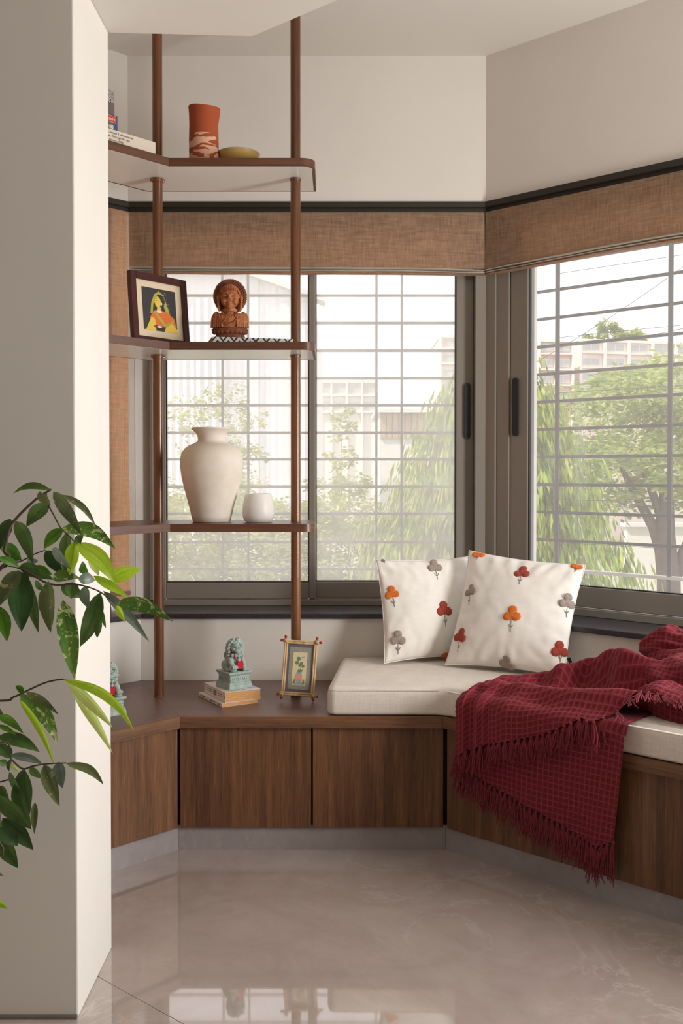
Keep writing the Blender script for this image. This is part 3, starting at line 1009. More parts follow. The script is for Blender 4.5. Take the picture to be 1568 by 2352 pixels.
shape(5, 4, ellipse(.46, .10, .07, .025))
shape(4, 0, [(.385, .715), (.43, .725), (.43, .71)])
shape(4, 2, ellipse(.39, .635, .018, .010, 10))
for i in range(6):
    for j in range(10):
        u, v = .64 + i * .06 + (j % 2) * .03, .45 + j * .052
        if u < .62 + .34 * (1.02 - v) + .05:
            shape(3, 4, ellipse(u, v, .008, .007, 6))
tilted(m)
m.build('print', art_m, pf, recalc=False)
MAT['clear'] = None
# ---- patterned book under the bust
def zig():
    t = NT('black_white_triangle_print')
    v = t.coords('Object', (1, 1, 1))
    sep = t.n('ShaderNodeSeparateXYZ'); t.l(v, sep.inputs[0])
    pp_ = t.n('ShaderNodeMath'); pp_.operation = 'PINGPONG'; t.l(sep.outputs['X'], pp_.inputs[0]); pp_.inputs[1].default_value = .019
    zz = t.n('ShaderNodeMath'); zz.operation = 'MULTIPLY'; t.l(sep.outputs['Z'], zz.inputs[0]); zz.inputs[1].default_value = .8
    d = t.n('ShaderNodeMath'); d.operation = 'SUBTRACT'; t.l(pp_.outputs[0], d.inputs[0]); t.l(zz.outputs[0], d.inputs[1])
    ab = t.n('ShaderNodeMath'); ab.operation = 'PINGPONG'; t.l(d.outputs[0], ab.inputs[0]); ab.inputs[1].default_value = .0095
    gt = t.n('ShaderNodeMath'); gt.operation = 'GREATER_THAN'; t.l(ab.outputs[0], gt.inputs[0]); gt.inputs[1].default_value = .0058
    t.base(t.mix(gt.outputs[0], rgb(228, 226, 222), rgb(52, 52, 58))); t.set(.5)
    return t.m
MAT['zig'] = zig()
MAT['paper'] = plain('book_paper', rgb(226, 206, 172), 0.8, var=0.05, scale=40)
pb = thing('patterned_book', 'flat book with black and white triangle pattern under the wooden bust', 'book', (at_y(487, 775, 3.49).x, 3.49, Z2 + .0005), R(13))
m = MB(); m.box(0, .31, 0, .004, .0, .026, .001); m.box(0, .31, .004, .150, 0, .0025); m.box(0, .31, .004, .150, .0235, .026)
m.build('cover', 'zig', pb)
MB().box(.003, .307, .004, .147, .0026, .0234).build('pages', 'paper', pb)

# ---- wooden bust
def carved(name, a, b_, sc_=90, rough=.5):
    t = NT(name)
    v = t.coords('Object', (1, 1, .25))
    n1 = t.noise(v, sc_, 4, .6, .5)
    t.base(t.ramp(n1, [(.35, a), (.65, b_)])); t.set(rough, 0, .35)
    t.bump(n1, .15, .001)
    return t.m
MAT['bust'] = carved('carved_sandal_wood', rgb(150, 88, 52), rgb(186, 118, 74))
MAT['bust_dark'] = carved('darker_carved_wood', rgb(112, 62, 44), rgb(140, 82, 58))
bd = thing('wooden_bust', 'carved wooden meditating bust with round hair halo on the patterned book', 'statue', (at_y(528, 776, 3.545).x, 3.545, Z2 + .0266), R(3))
S = .00154
prims = []
# shoulders and robe
prims += [('s', (0, .004, .062), (.060, .030, .034)), ('s', (-.047, .004, .060), (.021, .026, .036)), ('s', (.047, .004, .060), (.021, .026, .036)),
          ('s', (0, .0, .045), (.062, .033, .020)), ('s', (0, -.012, .058), (.036, .022, .030)),
          ('t', [(0, .0, .080), (0, .0, .10)], [.026, .022])]
for s in (-1, 1):
    for k in range(6):
        x = s * (.026 + k * .0072)
        prims.append(('t', [(x * .82, -.020 + .002 * k, .090 - k * .001), (x, -.029 + k * .0035, .066), (x * 1.05, -.031 + k * .004, .036)], [.0025, .0033, .003]))
for k in range(4):
    r0_ = .013 + k * .008
    prims.append(('t', [(r0_ * math.cos(a), -.027 - .004 * math.sin(-a) + .0, .082 + r0_ * 1.05 * math.sin(a)) for a in [PI + PI * i / 10 for i in range(11)]], .0016))
# head
prims += [('s', (0, -.006, .143), (.0345, .033, .044)), ('s', (0, -.012, .120), (.025, .024, .020)), ('s', (0, -.030, .108), (.010, .008, .007)),
          ('t', [(0, -.0405, .150), (0, -.0435, .138), (0, -.0470, .132)], [.0030, .0042, .0058]),
          ('s', (-.0055, -.0415, .1315), (.0035, .004, .003)), ('s', (.0055, -.0415, .1315), (.0035, .004, .003)),
          ('s', (0, -.0375, .1215), (.0088, .0052, .0022)), ('s', (0, -.0368, .1180), (.0070, .0050, .0024)),
          ('s', (-.0155, -.0330, .1440), (.0088, .0055, .0038)), ('s', (.0155, -.0330, .1440), (.0088, .0055, .0038)),
          ('s', (-.018, -.026, .127), (.012, .011, .013)), ('s', (.018, -.026, .127), (.012, .011, .013))]
for s in (-1, 1):
    prims.append(('t', [(s * .005, -.0385, .1525), (s * .015, -.0365, .1560), (s * .026, -.0275, .1520)], [.0018, .0022, .0014]))
    prims.append(('t', [(s * .008, -.0375, .1425), (s * .016, -.0378, .1410), (s * .024, -.0325, .1430)], [.0012, .0016, .0011]))
    prims.append(('t', [(s * .0365, -.004, .153), (s * .0405, -.006, .143), (s * .040, -.008, .122), (s * .038, -.010, .104), (s * .036, -.010, .094)], [.004, .006, .0048, .0046, .003]))
for k in range(3):
    prims.append(('t', [(.0245 * math.cos(a), -.002 + .0265 * math.sin(a), .094 + .004 * k) for a in [PI + PI * i / 10 for i in range(11)]], .0020))
blob('figure', prims, .0016, 'bust', bd, 1)
# hair curls over the brow
m = MB()
for row in range(9):
    el = .30 + row * .145
    n = 17 - row
    for k in range(n):
        a = PI + PI * (k + .5 * (row % 2) + .25) / (n)
        if row < 2 and abs(math.cos(a)) < (.93, .82)[row]: continue
        rr_ = .0358 * math.cos(el)
        x = rr_ * math.cos(a); y = -.006 + rr_ * math.sin(a) * .96; z = .143 + .0452 * math.sin(el)
        m.ball((x, y, z), (.0042, .0042, .0040), 1)
m.build('hair_curls', 'bust', bd, smooth=True)['kind'] = 'stuff'
# halo of hair with a toothed edge
m = MB()
hp = []
n = 64
for k in range(n * 2):
    a = 2 * PI * k / (n * 2)
    r_ = .0600 if k % 2 else .0572
    hp.append((r_ * math.cos(a), .149 + r_ * 1.06 * math.sin(a)))
b = bmesh.new()
vs = [b.verts.new((p[0], .004, p[1])) for p in hp]
f = b.faces.new(vs)
e2 = bmesh.ops.extrude_face_region(b, geom=[f])
for v in [g for g in e2['geom'] if isinstance(g, bmesh.types.BMVert)]:
    v.co.y = .014
m.join(b)
for k in range(n):
    a = 2 * PI * k / n
    for r_ in (.051, .0445):
        m.ball((r_ * math.cos(a), .004, .149 + r_ * 1.06 * math.sin(a)), .0026, 1)
m.build('halo', 'bust_dark', bd)
# beads and the lotus base
m = MB()
for k in range(27):
    a = PI + PI * k / 26
    m.ball((.0265 * math.cos(a), -.0405 + .017 * abs(math.cos(a)) ** 3, .090 + .046 * math.sin(a)), .0026, 1)
m.build('bead_necklace', 'bust', bd, smooth=True)
m = MB()
m.lathe([(0, 0), (.052, 0), (.054, .004), (.050, .012), (.062, .024), (.0655, .031), (.060, .033), (0, .034)], 40)
for k in range(22):
    a = 2 * PI * k / 22
    m.ball((.058 * math.cos(a), .058 * math.sin(a), .023), (.006, .009, .010), 1, rot=(0, 0, a))
for v in m.bm.verts: v.co.y *= .62
m.build('lotus_base', 'bust_dark', bd, angle=40)

# ------------------------------------------------------------------ lowest shelf: vase and cup
def chalky(name, a, b_, rough=.7):
    t = NT(name)
    v = t.coords('Object', (1, 1, 1.2))
    n1 = t.noise(v, 9, 5, .6, .1)
    t.base(t.ramp(n1, [(.32, a), (.62, b_)])); t.set(rough, 0, .3)
    t.bump(t.noise(v, 60, 4), .08, .002)
    return t.m
MAT['vase_white'] = chalky('chalk_white_ceramic', rgb(219, 208, 192), rgb(230, 221, 208))
kv = 3.57 / F_PX
vz = thing('urn_vase', 'large chalk-white urn vase with a flared neck on the lowest shelf', 'vase', (at_y(486, 1199, 3.565).x, 3.565, Z3))
pr = [(0, 1199), (40, 1199), (43, 1197), (46, 1185), (52, 1160), (61, 1128), (68, 1098), (71.5, 1072), (71.5, 1056), (68.5, 1042), (61, 1031), (51, 1024), (40, 1019.5), (33, 1016), (31, 1012), (31.5, 1005), (35, 997), (42, 990.5), (46, 987.5), (45, 984), (42, 984), (38, 989), (30, 999), (28, 1012), (36, 1022), (62, 1048), (60, 1120), (0, 1190)]
m = MB(); m.lathe([(r_ * kv, (1199 - y) * kv * 1.005) for r_, y in pr], 56)
m.build('vase_body', 'vase_white', vz, angle=50)
def opal():
    t = NT('opal_white_glass')
    t.base(rgb(250, 247, 243)); t.set(.35, 0, .4)
    tr = t.n('ShaderNodeBsdfTranslucent'); tr.inputs['Color'].default_value = rgb(253, 251, 248)
    mx = t.n('ShaderNodeMixShader'); mx.inputs[0].default_value = .4
    t.l(t.b.outputs[0], mx.inputs[1]); t.l(tr.outputs[0], mx.inputs[2]); t.l(mx.outputs[0], t.out.inputs['Surface'])
    return t.m
MAT['opal'] = opal()
cp = thing('candle_cup', 'small round frosted white cup beside the urn vase', 'cup', (at_y(593, 1199, 3.55).x, 3.55, Z3))
pr = [(0, 1200), (25, 1200), (31, 1197), (35, 1189), (36.5, 1178), (35.5, 1162), (32.5, 1146), (30, 1136), (29, 1134.5), (28, 1136), (30, 1148), (32.5, 1165), (33, 1180), (28, 1192), (0, 1195)]
m = MB(); m.lathe([(r_ * kv, (1200 - y) * kv) for r_, y in pr], 44)
m.build('cup_body', 'opal', cp, angle=60)

# ------------------------------------------------------------------ bench: books, lions, bamboo frame
MAT['cover_white'] = plain('worn_white_cover', rgb(226, 218, 212), 0.45, var=0.03, scale=30)
MAT['pages_tan'] = (lambda: None)()
def pages():
    t = NT('yellowed_page_block')
    v = t.coords('Object', (.05, .05, 1))
    n1 = t.noise(v, 900, 3, .6)
    t.base(t.ramp(n1, [(.35, rgb(196, 144, 92)), (.65, rgb(222, 172, 118))])); t.set(.85, 0, .1)
    return t.m
MAT['pages_tan'] = pages()
MAT['spine_red'] = plain('faded_red_print', rgb(186, 104, 92), 0.6)
MAT['spine_ink'] = plain('faded_grey_print', rgb(150, 138, 128), 0.6)
MAT['lilac'] = plain('lilac_cover_print', rgb(186, 178, 214), 0.5)
p0 = at_z(510, 1625, BT1)
BK = R(29)
def book(label, loc, rotz, w_, l_, h, spine):
    t = thing('paperback_book', label, 'book', loc, rotz, 'paperbacks under the lion')
    c = MB()
    c.box(-.0008, .0006, 0, l_, 0, h, .0004)
    c.box(0, w_, 0, l_, 0, .0007); c.box(0, w_, 0, l_, h - .0007, h)
    c.build('cover', 'cover_white', t)
    g = MB()
    def side(u, v):
        return None
    g.box(.0006, w_ - .0015, .001, l_ - .001, .0008, h - .0008, .0004)
    g.build('page_block', 'pages_tan', t)
    return t
b1 = book('thin paperback at the bottom of the pair on the bench', (p0.x, p0.y, BT1 + .0004), BK + R(1.5), .137, .205, .0125, 0)
b2 = book('thick white-covered paperback lying on the thin one under the lion', (p0.x + .010, p0.y + .012, BT1 + .0133), BK, .132, .195, .034, 1)
MB().box(-.0014, -.0008, .080, .108, .008, .026).build('spine_block', 'spine_red', b2)
for k in range(4):
    MB().box(-.0017, -.0013, .082 + k * .0065, .0865 + k * .0065, .010, .024).build('spine_letter', 'cover_white' if k < 0 else 'spine_ink', b2)
for k, (a, b_) in enumerate(((.120, .165), (.118, .170), (.030, .062), (.034, .060))):
    zz = (.020, .013, .020, .014)[k]
    MB().box(-.0013, -.0008, a, b_, zz, zz + .0028).build('spine_line', 'spine_ink', b2)
m = MB(); m.lathe([(.0022, 0), (.0038, 0), (.0038, .0006), (.0022, .0006)], 14)
o = m.build('spine_mark', 'ink', b2); o.location = (-.0008, .010, .017); o.rotation_euler = (0, R(-90), 0)
for a, b_ in ((.150, .185), (.06, .10), (.02, .03)):
    MB().box(-.0013, -.0008, a, b_, .005, .0078).build('spine_line', 'ink', b1)
m = MB(); m.prism([(.128, .02), (.1315, .02), (.1315, .11), (.095, .055), (.10, .02)], .0341, .0344)
m.build('cover_print', 'lilac', b2)
m = MB(); m.prism([(.03, .022), (.06, .018), (.062, .028), (.034, .030)], .0341, .0344); m.prism([(.068, .012), (.078, .010), (.08, .02), (.07, .022)], .0341, .0344)
m.build('cover_print', 'spine_ink', b2)

def stone():
    t = NT('grey_green_cast_stone')
    v = t.coords('Object')
    geo = t.n('ShaderNodeNewGeometry')
    n1 = t.noise(v, 70, 5, .6)
    c = t.ramp(n1, [(.3, rgb(146, 162, 156)), (.7, rgb(180, 194, 187))])
    pt = t.ramp(geo.outputs['Pointiness'], [(.42, rgb(120, 132, 128)), (.50, (1, 1, 1, 1)), (.6, (1, 1, 1, 1))])  # carved creases darkened in the colour
    c = t.mix(.75, c, t.mix(1.0, c, pt, 'MULTIPLY'))
    t.base(c); t.set(.7, 0, .3)
    t.bump(t.noise(v, 400, 3), .15, .0008)
    return t.m
MAT['stone'] = stone()
MAT['bib'] = plain('red_felt', rgb(196, 14, 34), 0.8, var=0.1, scale=60)

def lion_parts(flip=1):
    """mesh data of a sitting guardian lion, front towards -Y; heights in metres"""
    f = flip
    Pz = .058
    P = []
    def s(x, y, z, r, rot=None): P.append(('s', (x * f, y, z + Pz), r) + ((rot,) if rot else ()))
    def t(pts, rad): P.append(('t', [(p[0] * f, p[1], p[2] + Pz) for p in pts], rad))
    s(0, .012, .032, (.026, .024, .034)); s(0, -.008, .044, (.024, .020, .028)); s(0, .018, .016, (.030, .022, .018))
    for q in (-1, 1):
        s(q * .026, .012, .019, (.014, .021, .020)); s(q * .029, -.006, .007, (.010, .016, .008))
        for j in range(3): s(q * .029 + (j - 1) * .0055, -.020, .0055, (.0036, .005, .005))
    # front legs: one straight, one on a ball
    t([(.018, -.012, .045), (.024, -.022, .028), (.024, -.027, .008)], [.012, .0095, .0085])
    s(.024, -.031, .007, (.0115, .012, .0075))
    for j in range(4): s(.024 + (j - 1.5) * .0058, -.041, .0052, (.0034, .006, .0055))
    t([(-.019, -.012, .044), (-.025, -.022, .030), (-.023, -.029, .021)], [.0125, .0105, .0095])
    s(-.022, -.030, .012, .0145); s(-.022, -.034, .021, (.0115, .011, .0065))
    for j in range(4): s(-.022 + (j - 1.5) * .0058, -.043, .017, (.0034, .005, .0065))
    # head
    s(0, -.012, .083, (.025, .024, .024)); s(0, -.030, .075, (.020, .016, .012)); s(0, -.040, .080, (.0085, .006, .006))
    for q in (-1, 1):
        s(q * .0105, -.038, .0745, (.010, .009, .0075)); s(q * .011, -.033, .0945, (.0115, .0075, .0045), (0, q * .25 * f, 0))
        s(q * .0105, -.0355, .0875, (.0052, .004, .0042)); s(q * .017, -.026, .078, (.008, .010, .009))
        s(q * .024, -.005, .096, (.006, .004, .009), (0, q * .5 * f, 0))
        t([(q * .003, -.0470, .0705), (q * .012, -.0440, .0685), (q * .019, -.034, .0735)], [.0015, .002, .0012])
    s(0, -.032, .0655, (.0155, .011, .0055))
    # mane curls
    for row, (zz, rr, n, a0, a1) in enumerate(((.108, .012, 6, 0, 2 * PI), (.102, .021, 9, -.6, PI + .6), (.093, .0265, 9, -.35, PI + .35), (.082, .029, 9, -.35, PI + .35), (.070, .029, 9, -.45, PI + .45), (.058, .027, 8, -.3, PI + .3))):
        for k in range(n):
            a = a0 + (a1 - a0) * (k + .5) / n
            s(rr * math.cos(a), -.009 + rr * .92 * math.sin(a), zz, (.0058, .0058, .0070)); s(rr * 1.17 * math.cos(a), -.009 + rr * 1.08 * math.sin(a), zz - .002, (.0030, .0030, .0034))
    for k in range(5): s((k - 2) * .0075, -.026 + abs(k - 2) * .002, .1035 - abs(k - 2) * .002, .0050)
    # beard and chest swirl, bell, tail
    for q in (-1, 1):
        s(q * .010, -.030, .058, (.008, .006, .009)); s(q * .019, -.022, .057, (.007, .007, .009))
    s(0, -.033, .0555, (.006, .005, .009)); s(0, -.031, .040, .0062)
    t([(.014 * math.cos(a), -.0265 - .002 * math.sin(-a), .055 + .013 * math.sin(a)) for a in [PI + PI * i / 8 for i in range(9)]], .0020)
    for k in range(5): s((k - 2) * .006, .036, .05 + .006 * math.sin(k * 1.3), (.007, .007, .014))
    s(0, .036, .036, (.016, .008, .018))
    return P
def add_lion(label, loc, rotz, flip, head_only=None):
    t = thing('lion_statue', label, 'statue', loc, rotz, 'stone guardian lions on the bench')
    blob('lion_figure', lion_parts(flip), .00125, 'stone', t, 1)
    m = MB()
    def slab(w0, w1, z0, z1):
        b = bmesh.new()
        q0 = [b.verts.new((sx * w0, sy * w0, z0)) for sx, sy in ((-1, -1), (1, -1), (1, 1), (-1, 1))]
        q1 = [b.verts.new((sx * w1, sy * w1, z1)) for sx, sy in ((-1, -1), (1, -1), (1, 1), (-1, 1))]
        b.faces.new(q0[::-1]); b.faces.new(q1)
        for k in range(4): b.faces.new((q0[k], q0[(k + 1) % 4], q1[(k + 1) % 4], q1[k]))
        bmesh.ops.bevel(b, geom=b.edges[:], offset=.0009, segments=2, affect='EDGES', profile=.5)
        m.join(b)
    slab(.0465, .0455, 0, .014); slab(.0445, .044, .0135, .022); slab(.039, .039, .0215, .046); slab(.039, .0455, .045, .0525); slab(.0465, .0465, .052, .0585)
    m.build('plinth', 'stone', t, angle=40)
    fr = MB()
    for side in range(4):
        a = side * PI / 2
        for k in range(6):
            x = -.031 + k * .0124
            pts = []
            for i in range(10):
                b = i / 9 * 4.6
                r_ = .0056 * (1 - i / 12)
                pts.append((x + r_ * math.cos(b) * (1 if k % 2 else -1), -.0392, .034 + r_ * 1.35 * math.sin(b) * (1 if k % 2 else -1)))
            pts = [Matrix.Rotation(a, 3, 'Z') @ Vector(p) for p in pts]
            fr.tube(pts, .0016, 5)
    fr.build('frieze_scrolls', 'stone', t, smooth=True)
    m = MB()
    bz = .058 + .034
    pts = [(-.011, bz), (-.008, bz + .004), (0, bz + .0015), (.008, bz + .004), (.011, bz), (.0135, bz - .012), (.009, bz - .022), (0, bz - .026), (-.009, bz - .022), (-.0135, bz - .012)]
    pts = [(.004 * flip + p[0], p[1]) for p in pts]
    b = bmesh.new()
    f = b.faces.new([b.verts.new((p[0], -.0375, p[1])) for p in pts])
    e3 = bmesh.ops.extrude_face_region(b, geom=[f])
    for v in [g for g in e3['geom'] if isinstance(g, bmesh.types.BMVert)]: v.co.y = -.0345
    bmesh.ops.bevel(b, geom=b.edges[:], offset=.0008, segments=1, affect='EDGES', profile=.5)
    m.join(b)
    m.build('red_bib', 'bib', t)
    m = MB()
    m.tube([(-.004 * 1 + .004 * flip - .006, -.036, bz + .003), (-.014, -.033, bz + .016), (-.024, -.022, bz + .030), (-.030, -.008, bz + .034), (-.022, .02, bz + .036), (.022, .02, bz + .036), (.030, -.008, bz + .034), (.024, -.022, bz + .030), (.014, -.033, bz + .016), (.004 * flip + .006, -.036, bz + .003)], .0013, 6)
    m.build('bib_cord', 'bib', t, smooth=True)
    return t
pc = at_z(527, 1586, BT1 + .0477)
ph = R(38)
half = .0465
near = Vector((math.cos(ph) * -half - math.sin(ph) * -half, math.sin(ph) * -half + math.cos(ph) * -half))
add_lion('stone guardian lion with red bib sitting on the two paperbacks', (pc.x - near.x, pc.y - near.y, BT1 + .0477), ph, 1)
pc2 = at_z(291, 1640, BT1)
ph2 = R(44)
cr = Vector((math.cos(ph2) * half + math.sin(ph2) * half, math.sin(ph2) * half - math.cos(ph2) * half))
add_lion('stone guardian lion with red bib half hidden by the pillar', (pc2.x - cr.x, pc2.y - cr.y, BT1 + .0003), ph2, -1)

# ---- bamboo frame
MAT['bamboo'] = carved('pale_gilded_bamboo', rgb(188, 148, 100), rgb(222, 190, 146), 60, .4)
MAT['thread'] = plain('red_binding_thread', rgb(176, 30, 44), .8, var=.15, scale=400)
MAT['jute'] = plain('jute_knot', rgb(186, 164, 126), .9, var=.15, scale=300, bump=.4, bscale=900)
MAT['slate'] = plain('slate_grey_mount', rgb(98, 98, 104), .7, var=.03)
MAT['silver'] = plain('silver_grey_brocade', rgb(150, 146, 136), .6, var=.25, scale=260)
MAT['cream_paper'] = plain('cream_paper', rgb(222, 206, 164), .7, var=.03)
MAT['leaf_print'] = plain('print_leaf_green', rgb(110, 138, 96), .7)
MAT['pink_print'] = plain('print_pink', rgb(222, 150, 130), .7)
MAT['blue_print'] = plain('print_blue_grey', rgb(154, 168, 178), .7)
fl_, fr__ = at_z(645, 1613, BT1), at_z(718, 1614, BT1)
psi = math.atan2(fr__.y - fl_.y, fr__.x - fl_.x)
lean2 = R(12)
WB = (fr__ - fl_).length
HB = .186
bf = thing('bamboo_frame', 'small bamboo picture frame with red-bound corners standing on the bench', 'picture', (fl_.x, fl_.y, BT1), psi)
def tl(mb, z0=.004):
    mb.bm.transform(Matrix.Translation((0, 0, z0)) @ Matrix.Rotation(R(3.2), 4, 'Y') @ Matrix.Rotation(-lean2, 4, 'X'))
    return mb
ext_, zf, rb = .020, .024, .0036
for x in (.0, WB):
    for k in (0, 1):
        m = MB(); xx = x + (.0068 if x == 0 else -.0068) * k
        m.tube([(xx, 0, zf - ext_ if k == 0 else zf - .004), (xx, 0, zf + HB + (ext_ if k == 0 else .004))], rb, 10)
        tl(m).build('bamboo_stick', 'bamboo', bf, smooth=False, angle=40)
for z in (zf, zf + HB):
    for k in (0, 1):
        m = MB(); zz = z + (.0068 if z == zf else -.0068) * k
        m.tube([(-ext_ if k == 0 else -.004, -.001, zz), (WB + (ext_ if k == 0 else .004), -.001, zz)], rb, 10)
        tl(m).build('bamboo_stick', 'bamboo', bf, angle=40)
for x in (0, WB):
    for z in (zf, zf + HB):
        sx, sz = (-1 if x == 0 else 1), (-1 if z == zf else 1)
        m = MB(); m.tube([(x, 0, z + sz * .009), (x, 0, z + sz * .017)], .0046, 12); tl(m).build('red_binding', 'thread', bf, angle=40)
        m = MB(); m.tube([(x + sx * .009, -.001, z), (x + sx * .017, -.001, z)], .0046, 12); tl(m).build('red_binding', 'thread', bf, angle=40)
        m = MB()
        m.tube([(x - .006, -.004, z - .006), (x, -.0062, z), (x + .006, -.004, z + .006)], .0030, 8)
        m.tube([(x - .006, -.004, z + .006), (x, -.0066, z), (x + .006, -.004, z - .006)], .0030, 8)
        m.ball((x, -.002, z), (.0062, .006, .0062), 1)
        tl(m).build('jute_knot', 'jute', bf, smooth=True)
x0, x1, z0, z1 = .008, WB - .008, zf + .008, zf + HB - .008
m = MB(); m.box(x0, x1, .0005, .003, z0, z1); tl(m).build('mount', 'slate', bf)
m = MB(); m.box(x0 + .010, x1 - .010, -.0002, .0006, z0 + .012, z1 - .012); tl(m).build('brocade_border', 'silver', bf)
m = MB(); m.box(x0 + .0235, x1 - .0225, -.0008, -.0001, z0 + .026, z1 - .030); tl(m).build('paper', 'cream_paper', bf)
m = MB()
xa, xb, za, zbq = x0 + .0235, x1 - .0225, z0 + .026, z1 - .030
def B2(u, v, k): return (xa + (xb - xa) * u, -.0010 - .0002 * k, za + (zbq - za) * v)
def shp(k, mi, pts):
    m.mi = mi; m.poly([B2(u, v, k) for u, v in pts])
for (u, v, r_) in ((.40, .80, .13), (.30, .68, .12), (.62, .66, .11), (.50, .60, .09), (.74, .58, .10)):
    shp(0, 0, ellipse(u, v, r_ * 1.15, r_ * .5, 14))
shp(0, 0, [(.36, .42), (.46, .52), (.50, .46), (.58, .54), (.62, .46), (.78, .50), (.68, .40), (.40, .38)])
shp(0, 2, [(.25, .28), (.72, .28), (.66, .40), (.32, .40)])
shp(1, 1, [(.22, .12), (.74, .12), (.72, .30), (.22, .32)])
shp(2, 2, [(.34, .06), (.66, .06), (.62, .2), (.38, .2)])
shp(1, 0, [(.05, .06), (.30, .05), (.20, .20)]); shp(1, 0, [(.72, .06), (.94, .06), (.86, .2)])
shp(1, 2, [(.10, .02), (.90, .02), (.9, .06), (.1, .06)]); shp(2, 1, [(.45, .02), (.62, .02), (.56, .10)])
shp(0, 2, [(.60, .86), (.86, .88), (.84, .83), (.6, .82)])
tl(m).build('print', ['leaf_print', 'pink_print', 'blue_print'], bf, recalc=False)
m = MB(); m.box(x0, x1, .0032, .006, z0, z1); tl(m).build('back_board', 'mahogany', bf)
# strut behind the frame
m = MB()
top = Vector((WB * .5, math.sin(lean2) * .11 + .007, .004 + math.cos(lean2) * .11))
m.tube([top, (WB * .5, .085, .003)], .003, 6)
m.build('stand_strut', 'mahogany', bf)

# ------------------------------------------------------------------ scatter pillows
def pillow(name, label, BLc, BRc, TRc, TLc, thick, seed, flowers):
    BLc, BRc, TRc, TLc = map(Vector, (BLc, BRc, TRc, TLc))
    ctr = (BLc + BRc + TRc + TLc) / 4
    nrm = (BRc - BLc).cross(TLc - BLc).normalized()
    if nrm.y > 0: nrm = -nrm
    t = thing(name, label, 'pillow', (BLc + BRc) / 2, 0, 'embroidered pillows')
    org = (BLc + BRc) / 2
    def P(u, v, side):
        k = .060
        uu = u * (1 - k * (1 - v * v)) ; vv = v * (1 - k * (1 - u * u))
        a, b = (uu + 1) / 2, (vv + 1) / 2
        p = BLc * (1 - a) * (1 - b) + BRc * a * (1 - b) + TRc * a * b + TLc * (1 - a) * b
        e = max(0, (1 - u * u)) ** .55 * max(0, (1 - v * v)) ** .55
        h = thick * .5 * e * (1 - .18 * v)
        q = Vector((u * 2.2 + seed, v * 2.2, side))
        rim = (1 - e)
        h += (.0065 * noise.noise(q * 1.6) + .0035 * noise.noise(q * 3.6)) * (.25 + rim) * min(1, e * 4)
        ca = max(abs(u), abs(v))
        ang_ = math.atan2(v, u)
        h += .0022 * math.sin(ang_ * 22 + 3 * noise.noise(q)) * max(0, ca - .55) * 2.2 * min(1, e * 5)
        return p + nrm * (h * side)
    m = MB()
    n = 56
    m.grid(lambda a, b: P(a * 2 - 1, b * 2 - 1, 1) - org, n, n)
    m.grid(lambda a, b: P(a * 2 - 1, b * 2 - 1, -1) - org, n, n)
    bmesh.ops.remove_doubles(m.bm, verts=m.bm.verts[:], dist=.0004)
    m.build('pillow_cover', 'pillow', t, smooth=True)
    m = MB()
    pts = []
    for k in range(4 * 20):
        q, f = divmod(k, 20)
        f = -1 + f / 10
        uv = [(f, -1), (1, f), (-f, 1), (-1, -f)][q]
        pts.append(P(uv[0], uv[1], 0) - org)
    pts.append(pts[0])
    m.tube(pts, .0018, 5, cap=False)
    m.build('seam', 'pillow', t, smooth=True)
    def from_px(px, py):
        best, bu = 1e9, (0, 0)
        def dist(u, v):
            p = P(u, v, 1) - EYE_P
            d = ray(px, py)
            tt = p.dot(d) / d.length_squared
            return (p - d * tt).length
        st, cu_, cv_ = 1.0, 0, 0
        for it in range(9):
            for i in range(-4, 5):
                for j in range(-4, 5):
                    u, v = cu_ + i * st / 4, cv_ + j * st / 4
                    if abs(u) <= .99 and abs(v) <= .99:
                        d = dist(u, v)
                        if d < best: best, bu = d, (u, v)
            cu_, cv_ = bu
            st *= .5
        return bu
    for (mat, hpx, spx, sc_, lobes) in flowers:
        hu = from_px(*hpx)
        su = from_px(*spx)
        c = P(hu[0], hu[1], 1); e = P(su[0], su[1], 1)
        eps = .03
        tu = (P(min(.99, hu[0] + eps), hu[1], 1) - P(max(-.99, hu[0] - eps), hu[1], 1)).normalized()
        tv = (P(hu[0], min(.99, hu[1] + eps), 1) - P(hu[0], max(-.99, hu[1] - eps), 1)).normalized()
        nn = tu.cross(tv).normalized()
        if nn.dot(nrm) < 0: nn = -nn
        up = (c - e)
        if up.length < 1e-4: up = tv
        up = (up - nn * up.dot(nn)).normalized()
        sd = up.cross(nn).normalized()
        m = MB()
        r_ = .0148 * sc_
        pl = {3: [(0, .95), (-.92, -.55), (.92, -.55), (0, -.2)], 2: [(-.9, -.3), (.9, -.3), (0, -.4)], 1: [(0, .1)]}[lobes]
        for k, (a, b) in enumerate(pl):
            bb_ = bmesh.new()
            bmesh.ops.create_icosphere(bb_, subdivisions=3, radius=1)
            for v in bb_.verts:
                d = v.co.copy()
                rr = r_ * (1 + .10 * noise.noise(d * 2.6 + Vector((k * 7 + hpx[0], 0, 0))))
                x, y, z = d.x * rr, d.y * rr, d.z * (.0046 + .0012 * noise.noise(d * 9))
                v.co = (c - org) + sd * (a * r_ + x) + up * (b * r_ + y) + nn * (z + .0004)
            m.join(bb_)
        fl_o = m.build('embroidered_flower', mat, t, smooth=True)
        m = MB()
        L = (e - c).length
        pts = []
        for k in range(7):
            f = .3 + .7 * k / 6
            pu = (hu[0] + (su[0] - hu[0]) * f, hu[1] + (su[1] - hu[1]) * f)
            pts.append(P(pu[0], pu[1], 1) - org + nn * .0006)
        m.tube(pts, .0013, 5)
        mid = pts[4]
        for s in (-1, 1):
            m.tube([mid, mid + sd * s * .0055 + up * .006 + nn * .0004, mid + sd * s * .0078 + up * .0125], [.0012, .0014, .0009], 5)
        m.build('stem', 'stem_thread', fl_o, smooth=True)
    return t

